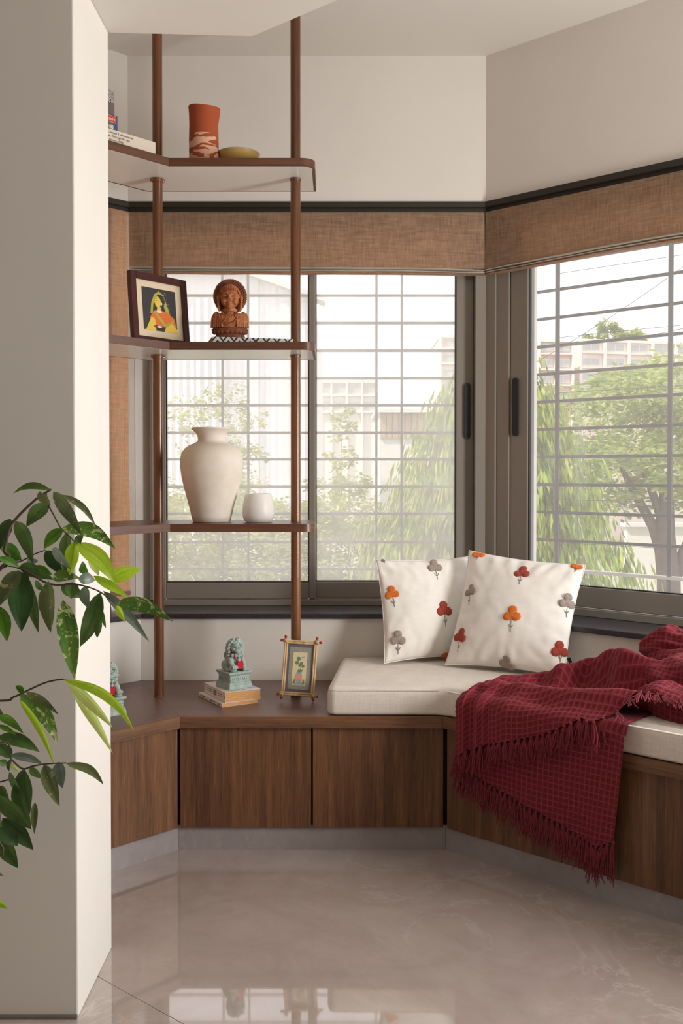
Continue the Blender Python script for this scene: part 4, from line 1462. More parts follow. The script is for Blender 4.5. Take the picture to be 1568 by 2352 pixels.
pillow('scatter_pillow', 'white pillow with tufted flowers behind the other pillow, on its left',
       (.160, 3.650, .553), (.520, 3.785, .553), tuple(at_y(1094, 1276, 3.875)), tuple(at_y(862, 1285, 3.80)), .125, 3,
       [('grey_tuft', (998, 1300), (1005, 1331), 1, 3), ('orange', (900, 1362), (906, 1394), 1, 3), ('rust', (1019, 1399), (1023, 1439), 1.08, 3),
        ('grey_tuft', (914, 1466), (914, 1503), 1, 3), ('stem_thread', (879, 1283), (883, 1293), .35, 1), ('orange', (1027, 1508), (1030, 1516), .9, 3)])
pillow('scatter_pillow', 'white pillow with tufted flowers in front, touching the maroon throw',
       (.380, 3.625, .553), (.765, 3.405, .553), tuple(at_y(1345, 1297, 3.585)), tuple(at_y(1077, 1264, 3.80)), .135, 11,
       [('rust', (1199, 1314), (1192, 1342), 1.05, 3), ('grey_tuft', (1081, 1356), (1076, 1390), .95, 3), ('grey_tuft', (1303, 1382), (1300, 1418), 1.05, 3),
        ('orange', (1176, 1410), (1172, 1451), 1.12, 3), ('rust', (1057, 1460), (1050, 1497), 1.02, 3), ('rust', (1285, 1492), (1286, 1520), 1.08, 3),
        ('grey_tuft', (1163, 1522), (1163, 1540), 1.1, 3), ('orange', (1099, 1273), (1094, 1286), .9, 2), ('orange', (1325, 1300), (1319, 1314), .8, 2)])
MAT['tag_black'] = plain('black_label_tape', rgb(30, 28, 28), .7)
lt = MB()
q = at_y(1307, 1515, 3.40)
lt.box(-.006, .006, -.0008, .0008, -.012, .006)
o = lt.build('care_tag', 'tag_black', [x for x in COL.objects if x.name.startswith('scatter_pillow')][-1])
o.location = q - o.parent.location; o.rotation_euler = (0, R(-25), R(-35))

# ------------------------------------------------------------------ maroon waffle throw
def waffle():
    t = NT('maroon_waffle_weave')
    uv = t.n('ShaderNodeUVMap')
    sep = t.n('ShaderNodeSeparateXYZ'); t.l(uv.outputs[0], sep.inputs[0])
    def ridge(sock):
        a = t.n('ShaderNodeMath'); a.operation = 'MULTIPLY'; t.l(sock, a.inputs[0]); a.inputs[1].default_value = PI / CELL
        b = t.n('ShaderNodeMath'); b.operation = 'SINE'; t.l(a.outputs[0], b.inputs[0])
        c = t.n('ShaderNodeMath'); c.operation = 'ABSOLUTE'; t.l(b.outputs[0], c.inputs[0])
        return c.outputs[0]
    mn = t.n('ShaderNodeMath'); mn.operation = 'MINIMUM'
    t.l(ridge(sep.outputs['X']), mn.inputs[0]); t.l(ridge(sep.outputs['Y']), mn.inputs[1])
    v = t.coords('Object')
    n1 = t.noise(v, 500, 4, .65)
    col = t.ramp(mn.outputs[0], [(0.0, rgb(172, 84, 94)), (0.22, rgb(136, 48, 60)), (0.75, rgb(98, 28, 38))])  # ridges lightened, pits darkened: relief shading put into the yarn colour
    col = t.mix(.5, col, t.ramp(n1, [(.35, rgb(92, 28, 36)), (.65, rgb(148, 60, 70))]))
    t.base(col); t.set(.9, 0, .1, .25)
    t.b.inputs['Sheen Tint'].default_value = rgb(214, 150, 158)
    inv = t.n('ShaderNodeMath'); inv.operation = 'SUBTRACT'; inv.inputs[0].default_value = 1; t.l(mn.outputs[0], inv.inputs[1])
    ad = t.n('ShaderNodeMath'); ad.operation = 'MULTIPLY_ADD'; t.l(n1, ad.inputs[0]); ad.inputs[1].default_value = .5; t.l(inv.outputs[0], ad.inputs[2])
    t.bump(ad.outputs[0], .35, .003)
    return t.m
CELL = .0178
MAT['waffle'] = waffle()
MAT['yarn'] = fabric('maroon_yarn', rgb(132, 48, 58), 1500, .25, .5)
th = thing('throw_blanket', 'maroon waffle throw with knotted fringe over the right end of the seat cushion', 'blanket', (BR[0], BR[1], 0), -AR)

def cloth(name, fn, nu, nv, uv, amp=.0030):
    m = MB()
    m.grid(fn, nu, nv, uv)
    bm = m.bm
    bm.normal_update()
    lay = bm.loops.layers.uv.active
    disp = {}
    for f in bm.faces:
        for lp in f.loops:
            u, v = lp[lay].uv
            disp[lp.vert] = 1 - min(abs(math.sin(u * PI / CELL)), abs(math.sin(v * PI / CELL)))
    nn = {v: v.normal.copy() for v in bm.verts}
    up = sum((f.normal.z - f.normal.y for f in bm.faces))
    sg = 1 if up > 0 else -1
    for v in bm.verts:
        v.co += nn[v] * (amp * sg * disp.get(v, 0))
    return m.build(name, 'waffle', th, smooth=True, recalc=False)

ZT = CZ + .004
R1D = [(.07, .10), (.15, .185), (.23, .265), (.29, .262), (.36, .33), (.43, .322), (.5, .285), (.6, .28), (.9, .30)]
R1H = [(.07, .012), (.15, .032), (.23, .036), (.29, .074), (.36, .096), (.43, .128), (.5, .145), (.6, .125), (.75, .10), (.9, .09)]
DB = [(.07, .20), (.15, .27), (.23, .345), (.29, .37), (.5, .42), (.7, .44), (.95, .44)]
HEMZ = [(.085, .350), (.114, .361), (.158, .389), (.252, .424), (.332, .448), (.413, .477), (.466, .507), (.528, .540)]
HEMD = [(.560, -.046), (.585, -.030), (.648, .060), (.70, .085), (.78, .095), (.9, .10), (1.3, .10)]
RR = .042
DFR = -.012                                 # where the cloth starts to turn down over the cushion's front edge
def path(s, a):
    """plan depth and height at arc length a from the back edge"""
    db = sinterp(s, DB)
    flat = db - DFR
    if a < flat:
        return db - a, ZT, 0
    a -= flat
    q = RR * PI / 2
    if a < q:
        th_ = a / RR
        return DFR - RR * math.sin(th_), ZT - RR + RR * math.cos(th_), th_ / (PI / 2)
    a -= q
    return DFR - RR, ZT - RR - a, 1
def hem_len(s):
    db = sinterp(s, DB)
    flat = db - DFR
    if s < .528:
        z = interp(s, HEMZ)
        if z < ZT - RR:
            return flat + RR * PI / 2 + (ZT - RR - z)
        return flat + RR * math.acos(max(0, min(1, (z - (ZT - RR)) / RR)))
    if s < .56:
        l1 = hem_len(.5279); l2 = flat + .034
        return l1 + (l2 - l1) * (s - .528) / .032
    d = interp(s, HEMD)
    if d < DFR: return flat + (DFR - d)
    return db - d
S0, S1 = .085, 1.05
def up_pt(s, a):
    d, z, k = path(s, a)
    g = lambda x, w_: math.exp(-(x / w_) ** 2)
    d1 = sinterp(s, R1D); h1 = sinterp(s, R1H)
    top = 1 - k
    dd = d - d1
    hh = h1 * (g(dd, .040 if dd < 0 else .075)) 
    hh += .046 * g(d - (.02 + .10 * max(0, s - .1) + .02 * math.sin(s * 9)), .036) * sinterp(s, [(.08, .2), (.2, .8), (.45, 1.15), (.62, 1.55), (.9, 1.0)])
    hh += .012 * g(d - (.09 + .06 * s), .02) * sinterp(s, [(.1, 1), (.35, .6), (.5, 0)])
    hh += .006 * noise.noise(Vector((s * 7, d * 14, 1.0))) + .004 * noise.noise(Vector((s * 15, d * 22, 5.0)))
    z += max(0, hh) * (top ** .5 if top > 0 else 0)
    # upright folds where it hangs
    out = 0
    for sc_, w_, am in ((.118, .012, .012), (.150, .013, -.010), (.178, .014, .011), (.215, .016, -.007), (.27, .03, .006), (.38, .05, -.006)):
        out += am * g(s - sc_ - .05 * (1 - k) * max(0, d), w_)
    d -= out * (.35 + .65 * k)
    z += out * .8 * top * g(d, .16)
    # the left border rolls over and down
    e = max(0, (.125 - s) / .04)
    z -= .020 * e * e * top
    d += .010 * e * e * k
    return Vector((s, d, z))
NU = 350
def upper(u, v):
    s = S0 + (S1 - S0) * u
    L = hem_len(s)
    return up_pt(s, v * L)
cloth('draped_layer', upper, NU, 200, lambda u, v: (S0 + (S1 - S0) * u, v * hem_len(S0 + (S1 - S0) * u)))

# the layer beneath hanging down in front of the cabinets
LOW = [(0, .086, .312), (.12, .150, .292), (.25, .215, .270), (.40, .300, .247), (.58, .408, .223), (.76, .503, .194), (.90, .566, .174), (1.0, .626, .204)]
def low_h(u):
    return Vector((interp(u, [(a, b) for a, b, c in LOW]), interp(u, [(a, c) for a, b, c in LOW])))
def lower(u, v):
    h = low_h(u)
    st = .092 + (.670 - .092) * u
    zt = ZT - RR
    L1 = .045
    if v < .15:
        k = 1 - v / .15
        if k < .5:
            q = k * PI
            return Vector((st, -.010 - .030 * math.cos(q), zt + .006 + .0335 * math.sin(q)))
        return Vector((st, -.010 + .15 * (k - .5) * 2, zt + .0395))
    w_ = (v - .15) / .85
    s = st + (h.x - st) * w_
    z = zt + .006 + (h.y - zt - .006) * w_
    d = -.038 + .004 * math.sin(s * 26 + 1) * w_ + .006 * noise.noise(Vector((s * 6, z * 4, 3))) * w_
    d += .022 * w_ * (1 - .3 * math.sin(s * 5))
    if u > .93:
        d -= .012 * ((u - .93) / .07) ** 2 * (1 - .6 * w_)
    return Vector((s, min(d, .004) if z > .41 else min(d, .008), z))
cloth('under_layer', lower, 230, 150, lambda u, v: (.092 + .578 * u, v * (.06 + .85 * (ZT - low_h(u).y))))

# crumpled end heaped against the wall
def roll(p0, p1, r0_, r1_, seed, arc=(-.35, 1.25), wr=.3):
    p0, p1 = Vector(p0), Vector(p1)
    ax = (p1 - p0)
    L = ax.length
    ax.normalize()
    sd = ax.cross(Vector((0, 0, 1))).normalized()
    upv = sd.cross(ax)
    def fn(u, v):
        a = PI * (arc[0] + (arc[1] - arc[0]) * v)
        r_ = r0_ + (r1_ - r0_) * u
        q = Vector((u * L * 9 + seed, math.cos(a) * 1.3, math.sin(a) * 1.3))
        r_ *= 1 + wr * noise.noise(q) + wr * .5 * noise.noise(q * 2.1)
        r_ *= (min(1, u * 5 + .12)) ** .6
        c = p0 + ax * (u * L) + Vector((0, 0, .02 * noise.noise(Vector((u * 4, seed, 0)))))
        return c + sd * (r_ * math.cos(a)) + upv * (r_ * math.sin(a))
    cloth('crumpled_fold', fn, 120, 90, lambda u, v: (u * L + seed * .01, v * PI * (arc[1] - arc[0]) * max(r0_, r1_)), .0018)
roll((.555, .305, .615), (1.15, .26, .60), .085, .10, 1.7)
roll((.600, .150, .575), (1.15, .12, .57), .055, .075, 5.2)
roll((.520, .415, .655), (1.15, .38, .66), .060, .085, 8.4)
roll((.470, .455, .675), (1.10, .44, .715), .068, .075, 12.1, (-.6, 1.3), .38)

# knotted tassels
def tassel(p, dirn, length, seed, lay=None):
    rr = random.Random(seed)
    m = MB()
    p = Vector(p)
    d = Vector(dirn).normalized()
    m.ball(p, (.0058, .0058, .0062), 1)
    sx = Vector((1, 0, 0))
    for k in range(11):
        a = 2 * PI * k / 11 + rr.random()
        sp = .0078 * rr.uniform(.3, 1.6)
        L = length * rr.uniform(.72, 1.08)
        o1 = Vector((math.cos(a) * .003, -abs(math.sin(a)) * .003, 0))
        w1, w2 = rr.uniform(-.006, .006), rr.uniform(-.014, .014)
        pts = [p + o1 * .4]
        for i in range(1, 6):
            f = i / 5
            q = p + d * (L * f) + o1 * (1 + f) + Vector((math.cos(a) * sp * f ** .6 + w1 * math.sin(f * 3) + w2 * f * f, -abs(math.sin(a)) * sp * .7 * f ** .6, 0))
            if lay is not None:
                q = lay(q, f)
            pts.append(q)
        m.tube(pts, [.0019, .0020, .0019, .0018, .0016, .0010], 4, cap=False)
    m.build('tassel', 'yarn', th, smooth=True)
s = S0 + .004
k = 0
while s < .60:
    p = up_pt(s, hem_len(s))
    sl = sinterp(s, [(.1, 0), (.5, .08), (.6, .35)])
    tassel(p + Vector((0, -.003, -.003)), (sl * .5 + rnd.uniform(-.15, .15), -.02 - sl * .9, -1), rnd.uniform(.062, .084), k)
    s += rnd.uniform(.019, .025)
    k += 1
while s < 1.02:
    p = up_pt(s, hem_len(s))
    def lay(q, f):
        if q.y > -.03:
            return Vector((q.x, q.y, max(q.z, CZ + .004)))
        return q
    tassel(p + Vector((0, 0, .002)), (rnd.uniform(.3, 1.2), -1, -.25), rnd.uniform(.05, .075), k, lay)
    s += rnd.uniform(.018, .024)
    k += 1
for i in range(32):
    u = i / 31
    h = low_h(u)
    p = lower(u, 1.0)
    Lr = .088 if u < .86 else .105
    tassel(p + Vector((0, -.002, -.004)), (rnd.uniform(-.12, .12), -.06, -1), Lr * rnd.uniform(.85, 1.08), 500 + i)

# ------------------------------------------------------------------ hanging-leaved plant in front of the pillar
def leaf_mat(name, a, b_, pale, patch, trans=.35, tc=None, rough=.32):
    t = NT(name)
    v = t.coords('Object')
    n1 = t.noise(v, 55, 5, .65, 1.0)
    n2 = t.noise(v, 12, 3, .6)
    col = t.ramp(n2, [(.35, a), (.65, b_)])
    msk = t.ramp(n1, [(patch, (0, 0, 0, 1)), (patch + .07, (1, 1, 1, 1))])
    col = t.mix(msk, col, pale)
    uv = t.n('ShaderNodeUVMap'); mp = t.n('ShaderNodeMapping'); mp.inputs['Scale'].default_value = (1.2, 26, 1)
    t.l(uv.outputs[0], mp.inputs['Vector'])
    vein = t.noise(mp.outputs['Vector'], 1.0, 2, .5)
    col = t.mix(.6, col, t.mix(1.0, col, t.ramp(vein, [(.35, (.62, .66, .6, 1)), (.6, (1.12, 1.1, 1.05, 1))]), 'MULTIPLY'))
    sp = t.n('ShaderNodeSeparateXYZ'); t.l(uv.outputs[0], sp.inputs[0])
    ms = t.n('ShaderNodeMath'); ms.operation = 'SUBTRACT'; t.l(sp.outputs['Y'], ms.inputs[0]); ms.inputs[1].default_value = .5
    ma = t.n('ShaderNodeMath'); ma.operation = 'ABSOLUTE'; t.l(ms.outputs[0], ma.inputs[0])
    rib = t.ramp(ma.outputs[0], [(.0, (.55, .6, .5, 1)), (.03, (1, 1, 1, 1))])
    col = t.mix(.8, col, rib, 'MULTIPLY')
    t.base(col); t.set(rough, 0, .45)
    t.bump(vein, .25, .002)
    tr = t.n('ShaderNodeBsdfTranslucent')
    if tc is None:
        t.l(col, tr.inputs['Color'])
    else:
        tr.inputs['Color'].default_value = tc
    mx = t.n('ShaderNodeMixShader'); mx.inputs[0].default_value = trans
    t.l(t.b.outputs[0], mx.inputs[1]); t.l(tr.outputs[0], mx.inputs[2]); t.l(mx.outputs[0], t.out.inputs['Surface'])
    return t.m
MAT['lf_dark'] = leaf_mat('deep_green_leaf', rgb(62, 92, 46), rgb(100, 130, 66), rgb(140, 158, 94), .66, .4)
MAT['lf_vdark'] = leaf_mat('blackish_green_leaf', rgb(42, 70, 36), rgb(66, 100, 48), rgb(100, 130, 74), .72, .3)
MAT['lf_var'] = leaf_mat('mottled_green_leaf', rgb(72, 108, 46), rgb(104, 142, 60), rgb(200, 210, 142), .54, .35)
MAT['lf_olive'] = leaf_mat('olive_mottled_leaf', rgb(86, 102, 62), rgb(122, 134, 84), rgb(178, 178, 124), .58, .3)
MAT['lf_grey'] = leaf_mat('silvery_green_leaf', rgb(100, 118, 104), rgb(140, 156, 140), rgb(176, 188, 172), .64, .25, rough=.25)
MAT['lf_lime'] = leaf_mat('lit_lime_leaf', rgb(176, 216, 48), rgb(202, 232, 76), rgb(220, 238, 124), .62, .6)  # lime leaf, colour brightened to carry window backlight
MAT['lf_mid'] = leaf_mat('fresh_green_leaf', rgb(70, 118, 36), rgb(104, 152, 46), rgb(150, 186, 80), .6, .45)
MAT['lf_pale'] = leaf_mat('lit_pale_leaf', rgb(204, 226, 120), rgb(220, 236, 150), rgb(234, 242, 186), .6, .65)  # pale leaf, colour pushed up as if lit through from behind
MAT['stem'] = plain('brown_plant_stem', rgb(84, 66, 50), .6, var=.2, scale=60)
MAT['pot'] = plain('matt_clay_pot', rgb(176, 150, 128), .7)
MAT['soil'] = plain('dark_soil', rgb(58, 44, 34), .95, var=.3, scale=80)
plant = thing('leafy_plant', 'large plant with drooping mottled leaves in front of the pillar', 'plant', (-.98, 1.95, 0))
PO = Vector((-.98, 1.95, 0))
def leaf(b_, t_, w, mat, yb, yt, seed, droop=.12, tilt=0.0):
    rr = random.Random(seed * 13 + 5)
    P0 = at_y(b_[0], b_[1], yb); P1 = at_y(t_[0], t_[1], yt)
    ax = P1 - P0
    L = ax.length
    ax.normalize()
    view = Vector((0, -1, 0))
    sd = ax.cross(view).normalized()
    nn = sd.cross(ax).normalized()
    if nn.y > 0: nn = -nn
    tl_ = tilt + rr.uniform(-.35, .35)
    sd = (sd * math.cos(tl_) + nn * math.sin(tl_)).normalized()
    nn = sd.cross(ax).normalized()
    if nn.y > 0: nn = -nn
    hw = w * .57 * yb / F_PX / max(.5, math.cos(tl_))
    # droop: the middle lies above the chord
    upv = Vector((0, 0, 1)) - ax * ax.z
    if upv.length > .05: upv.normalize()
    N, M_ = 10, 4
    m = MB()
    def fn(u, v):
        x = u
        wd = hw * (max(0, math.sin(PI * x ** .80)) ** .85) * (1 - .25 * x)
        if x > .93: wd *= (1 - (x - .93) / .07 * .6)
        q = (v - .5) * 2
        c = P0 + ax * (L * x) + upv * (droop * L * math.sin(PI * x) * .55) + nn * (.05 * L * math.sin(PI * x))
        fold = .28 * abs(q) * wd
        wav = .06 * wd * math.sin(x * 9 + seed) * abs(q)
        return c + sd * (q * wd) + nn * (-fold * -1 + wav) - PO
    m.grid(fn, N, M_, lambda a, b: (a, b))
    bmesh.ops.remove_doubles(m.bm, verts=m.bm.verts[:], dist=1e-5)
    m.build('leaf', mat, plant, smooth=True)
LV = []
def Z8(x, y): return (x / 3.733, 1080 + y / 3.733)
def Z5(x, y): return (x / 3.733, 1520 + y / 3.733)
UPL = [((430, 165), (110, 200), 60, 'lf_dark', .25), ((340, 180), (432, 305), 90, 'lf_olive', 0), ((418, 288), (225, 485), 130, 'lf_dark', .1),
       ((455, 185), (700, 560), 120, 'lf_olive', .15), ((530, 210), (822, 490), 55, 'lf_olive', .2), ((525, 498), (990, 675), 130, 'lf_var', .3),
       ((135, 435), (285, 810), 130, 'lf_dark', .2), ((90, 415), (-10, 690), 120, 'lf_vdark', 0), ((185, 770), (-15, 650), 120, 'lf_mid', .2),
       ((535, 500), (375, 675), 100, 'lf_mid', .1), ((575, 530), (560, 900), 105, 'lf_dark', 0), ((640, 615), (598, 900), 120, 'lf_lime', 0),
       ((650, 620), (990, 975), 150, 'lf_lime', .18), ((390, 690), (545, 895), 120, 'lf_vdark', .05), ((450, 670), (610, 850), 90, 'lf_grey', .1),
       ((940, 935), (1210, 845), 130, 'lf_lime', .12), ((800, 905), (1100, 1088), 80, 'lf_lime', .05), ((1000, 1138), (1485, 1298), 130, 'lf_var', .25),
       ((885, 1035), (1282, 1475), 85, 'lf_grey', .06), ((860, 1045), (685, 1515), 150, 'lf_dark', -.05), ((540, 1110), (640, 1790), 165, 'lf_var', 0),
       ((545, 1150), (553, 1570), 50, 'lf_mid', 0), ((415, 950), (435, 1395), 150, 'lf_olive', 0), ((185, 870), (330, 1395), 120, 'lf_dark', .08),
       ((170, 865), (185, 1385), 200, 'lf_vdark', 0), ((165, 858), (-10, 1170), 150, 'lf_olive', 0), ((-5, 1165), (60, 1470), 120, 'lf_mid', .1),
       ((-10, 745), (165, 835), 70, 'lf_mid', .1), ((165, 825), (465, 940), 120, 'lf_dark', .15), ((450, 930), (690, 925), 100, 'lf_var', .2),
       ((668, 930), (815, 945), 100, 'lf_grey', .1), ((525, 985), (705, 1095), 120, 'lf_dark', .1), ((715, 1000), (765, 1190), 100, 'lf_grey', 0),
       ((1000, 1160), (1072, 1300), 60, 'lf_lime', 0), ((868, 1180), (908, 1355), 45, 'lf_mid', 0), ((855, 1270), (832, 1440), 70, 'lf_dark', 0),
       ((695, 800), (765, 895), 90, 'lf_mid', 0), ((310, 815), (450, 900), 60, 'lf_mid', .1), ((700, 560), (640, 640), 60, 'lf_dark', 0),
       ((620, 960), (610, 1105), 110, 'lf_dark', 0), ((300, 950), (400, 1040), 60, 'lf_dark', 0), ((215, 860), (230, 1060), 80, 'lf_dark', 0),
       ((760, 760), (850, 905), 60, 'lf_pale', .05), ((700, 560), (690, 640), 50, 'lf_vdark', 0), ((300, 760), (250, 820), 90, 'lf_grey', 0)]
k = 0
for b_, t_, w, mt, dr in UPL:
    k += 1
    y0_ = 2.02 + .10 * math.sin(k * 2.4)
    leaf(Z8(*b_), Z8(*t_), w / 3.733, mt, y0_, y0_ - .035 * math.cos(k * 1.7), k, dr)
LOL = [((540, 150), (1152, 600), 95, 'lf_lime', .30), ((575, 165), (968, 570), 105, 'lf_pale', .12), ((600, 180), (968, 790), 100, 'lf_pale', .12),
       ((205, 262), (130, 205), 60, 'lf_mid', .2), ((160, 270), (492, 705), 130, 'lf_var', .2), ((225, 262), (505, 455), 70, 'lf_olive', .15),
       ((160, 318), (468, 895), 60, 'lf_lime', .18), ((-20, 640), (342, 775), 115, 'lf_dark', .2), ((88, 795), (368, 882), 90, 'lf_grey', .22),
       ((378, 880), (510, 1240), 120, 'lf_olive', 0), ((500, 858), (538, 1085), 120, 'lf_grey', 0), ((568, 868), (888, 1055), 85, 'lf_olive', .28),
       ((205, 915), (255, 1310), 165, 'lf_vdark', 0), ((78, 945), (215, 1165), 75, 'lf_dark', 0), ((120, 1050), (270, 1440), 120, 'lf_dark', 0),
       ((265, 895), (355, 1000), 80, 'lf_dark', 0), ((-20, 1150), (270, 1435), 160, 'lf_dark', .1), ((300, 1205), (295, 1480), 60, 'lf_olive', 0),
       ((20, 1340), (285, 1615), 150, 'lf_vdark', .12), ((-10, 1420), (150, 1580), 140, 'lf_vdark', .1), ((0, 1500), (155, 1770), 150, 'lf_dark', .05),
       ((-20, 465), (205, 618), 75, 'lf_mid', .2), ((-15, 700), (95, 830), 120, 'lf_dark', .1), ((-10, 850), (70, 880), 60, 'lf_dark', 0),
       ((95, 830), (78, 940), 60, 'lf_vdark', 0), ((-10, 1065), (78, 1185), 80, 'lf_dark', .1), ((-15, 1800), (42, 1835), 40, 'lf_olive', 0),
       ((-20, 2050), (62, 2120), 60, 'lf_lime', .15), ((-15, 415), (35, 470), 50, 'lf_dark', 0), ((-15, 540), (140, 625), 50, 'lf_mid', .1),
       ((90, 860), (175, 940), 60, 'lf_pale', 0), ((-10, 1330), (30, 1520), 60, 'lf_mid', 0)]
for b_, t_, w, mt, dr in LOL:
    k += 1
    y0_ = 2.0 + .10 * math.sin(k * 2.4)
    leaf(Z5(*b_), Z5(*t_), w / 3.733, mt, y0_, y0_ - .035 * math.cos(k * 1.7), k, dr)
def stem_(pxs, r0_, r1_, y=2.02, base=None):
    pts = [at_y(p[0], p[1], y) - PO for p in pxs]
    if base is not None:
        pts = [Vector(base)] + pts
    # soften the corners
    out = []
    for i in range(len(pts) - 1):
        for j in range(4):
            f = j / 4
            p_1 = pts[max(i - 1, 0)]; p0_ = pts[i]; p1_ = pts[i + 1]; p2_ = pts[min(i + 2, len(pts) - 1)]
            out.append(.5 * ((2 * p0_) + (p1_ - p_1) * f + (2 * p_1 - 5 * p0_ + 4 * p1_ - p2_) * f * f + (3 * p0_ - p_1 - 3 * p1_ + p2_) * f ** 3))
    out.append(pts[-1])
    n = len(out)
    MB().tube(out, [r0_ + (r1_ - r0_) * i / (n - 1) for i in range(n)], 7).build('stem', 'stem', plant, smooth=True)
MB().tube([(0, 0, .30), (.03, .01, .55), (.06, .03, .8), (.09, .05, 1.0)], [.012, .011, .010, .009], 8).build('trunk', 'stem', plant, smooth=True)
stem_([Z8(0, 850), Z8(35, 690), Z8(80, 500), Z8(130, 425), Z8(220, 330), Z8(330, 232), Z8(440, 165)], .0042, .0022, 2.02, (.06, .03, .85))
stem_([Z8(395, 200), Z8(418, 300), Z8(470, 400), Z8(525, 500), Z8(600, 570), Z8(645, 625)], .0018, .0013)
stem_([Z8(-30, 860), Z8(80, 818), Z8(190, 850), Z8(300, 910), Z8(395, 965), Z8(500, 985), Z8(620, 975), Z8(730, 995), Z8(860, 1045), Z8(1005, 1150)], .0030, .0013, 2.02, (.08, .04, .95))
stem_([Z8(-20, 790), Z8(150, 790), Z8(290, 722), Z8(390, 685)], .0020, .0012, 2.04, (.08, .04, .95))
stem_([Z5(-30, 335), Z5(110, 305), Z5(250, 240), Z5(400, 175), Z5(545, 150), Z5(600, 175)], .0026, .0014, 2.02, (.06, .03, .8))
stem_([Z5(-30, 690), Z5(80, 815), Z5(190, 915), Z5(280, 895), Z5(375, 878), Z5(490, 870), Z5(575, 868)], .0024, .0012, 2.02, (.04, .02, .65))
stem_([Z5(-30, 1040), Z5(80, 1022), Z5(130, 1010), Z5(200, 930)], .0018, .0012, 2.02, (.03, .015, .55))
stem_([Z5(-60, 1700), Z5(-20, 1500), Z5(0, 1350), Z5(-10, 1150)], .0022, .0012, 2.02, (.03, .01, .45))
stem_([Z5(-60, 2100), Z5(-20, 2050)], .0016, .0012, 2.02, (.02, .01, .42))
m = MB(); m.lathe([(0, 0), (.11, 0), (.115, .01), (.145, .30), (.150, .32), (.142, .32), (.136, .30), (0, .29)], 36)
m.build('pot', 'pot', plant, angle=40)
m = MB(); m.lathe([(.0, .305), (.137, .301), (.137, .28), (0, .28)], 30); m.build('soil', 'soil', plant)

# ------------------------------------------------------------------ outside: ground, trees, buildings, cables
GZ = -7.0
MAT['ground'] = plain('pale_dusty_ground', rgb(150, 146, 132), .9, var=.15, scale=.3)
struct('ground', MB().box(-260, 260, 5.5, 420, GZ - .2, GZ), 'ground')
def foliage(name, c1, c2, c3, trans=.45):
    t = NT(name)
    oi = t.n('ShaderNodeNewGeometry')
    v = t.coords('Object')
    n1 = t.noise(v, 1.6, 3, .6)
    col = t.mix(.5, t.ramp(n1, [(.35, c1), (.65, c2)]), t.ramp(oi.outputs['Random Per Island'], [(0, c1), (.6, c2), (1, c3)]))
    t.base(col); t.set(.6, 0, .2)
    tr = t.n('ShaderNodeBsdfTranslucent'); t.l(col, tr.inputs['Color'])
    mx = t.n('ShaderNodeMixShader'); mx.inputs[0].default_value = trans
    t.l(t.b.outputs[0], mx.inputs[1]); t.l(tr.outputs[0], mx.inputs[2]); t.l(mx.outputs[0], t.out.inputs['Surface'])
    return t.m
MAT['fol_bright'] = foliage('drooping_bright_foliage', rgb(88, 116, 44), rgb(166, 188, 84), rgb(238, 232, 146))
MAT['fol_soft'] = foliage('soft_far_foliage', rgb(120, 140, 74), rgb(172, 184, 108), rgb(214, 214, 150))
MAT['fol_dry'] = foliage('pale_dry_foliage', rgb(128, 144, 78), rgb(188, 194, 120), rgb(232, 222, 160))
MAT['bark'] = plain('grey_brown_bark', rgb(104, 88, 82), .9, var=.2, scale=6)
def leaves(name, root, mat, n, sampler, ln, wd, droop, seed):
    rr = random.Random(seed)
    vs, fs = [], []
    for i in range(n):
        p, d = sampler(rr)
        if p is None: continue
        d = d.normalized()
        s = d.cross(Vector((rr.gauss(0, 1), rr.gauss(0, 1), rr.gauss(0, 1)))).normalized()
        L, W = ln * rr.uniform(.6, 1.3), wd * rr.uniform(.7, 1.2)
        nn = s.cross(d)
        b = len(vs)
        vs += [p, p + d * L * .5 + s * W * .5 + nn * L * .06, p + d * L, p + d * L * .5 - s * W * .5 + nn * L * .06]
        fs.append((b, b + 1, b + 2, b + 3))
    me = bpy.data.meshes.new(name)
    me.from_pydata([tuple(v) for v in vs], [], fs)
    me.update()
    o = link(name, me, mat, root)
    o['kind'] = 'stuff'
    return o
def tree(label, base, name='tree'):
    return thing(name, label, 'tree', base)

# drooping conical tree close to the corner of the bay
TY = 9.0
tx = at_y(1140, 1000, TY).x
tr_ = tree('bright green drooping conical tree outside the corner of the bay', (tx, TY, GZ), 'drooping_tree')
ztop = at_y(1120, 760, TY).z - GZ
MB().tube([(0, 0, 0), (.02, 0, ztop * .5), (0, 0, ztop * .97)], [.14, .09, .02], 8).build('trunk', 'bark', tr_, smooth=True)
brs = []
rq = random.Random(4)
for i in range(1100):
    f = rq.random() ** .8
    z = ztop - f * 5.4
    rad = (.34 + .90 * (ztop - z) ** .72) * rq.uniform(.45, 1.0)
    a = rq.uniform(0, 2 * PI)
    brs.append((z, rad, a))
def samp_droop(rr):
    z, rad, a = brs[rr.randrange(len(brs))]
    f = rr.random() ** .6
    p = Vector((math.cos(a) * rad * f, math.sin(a) * rad * f, z - .5 * rad * f * f - rr.random() * .25))
    p += Vector((rr.gauss(0, .035), rr.gauss(0, .035), 0))
    return p, Vector((math.cos(a) * .25 + rr.gauss(0, .15), math.sin(a) * .25 + rr.gauss(0, .15), -1))
leaves('foliage', tr_, 'fol_bright', 80000, samp_droop, .135, .030, 0, 1)
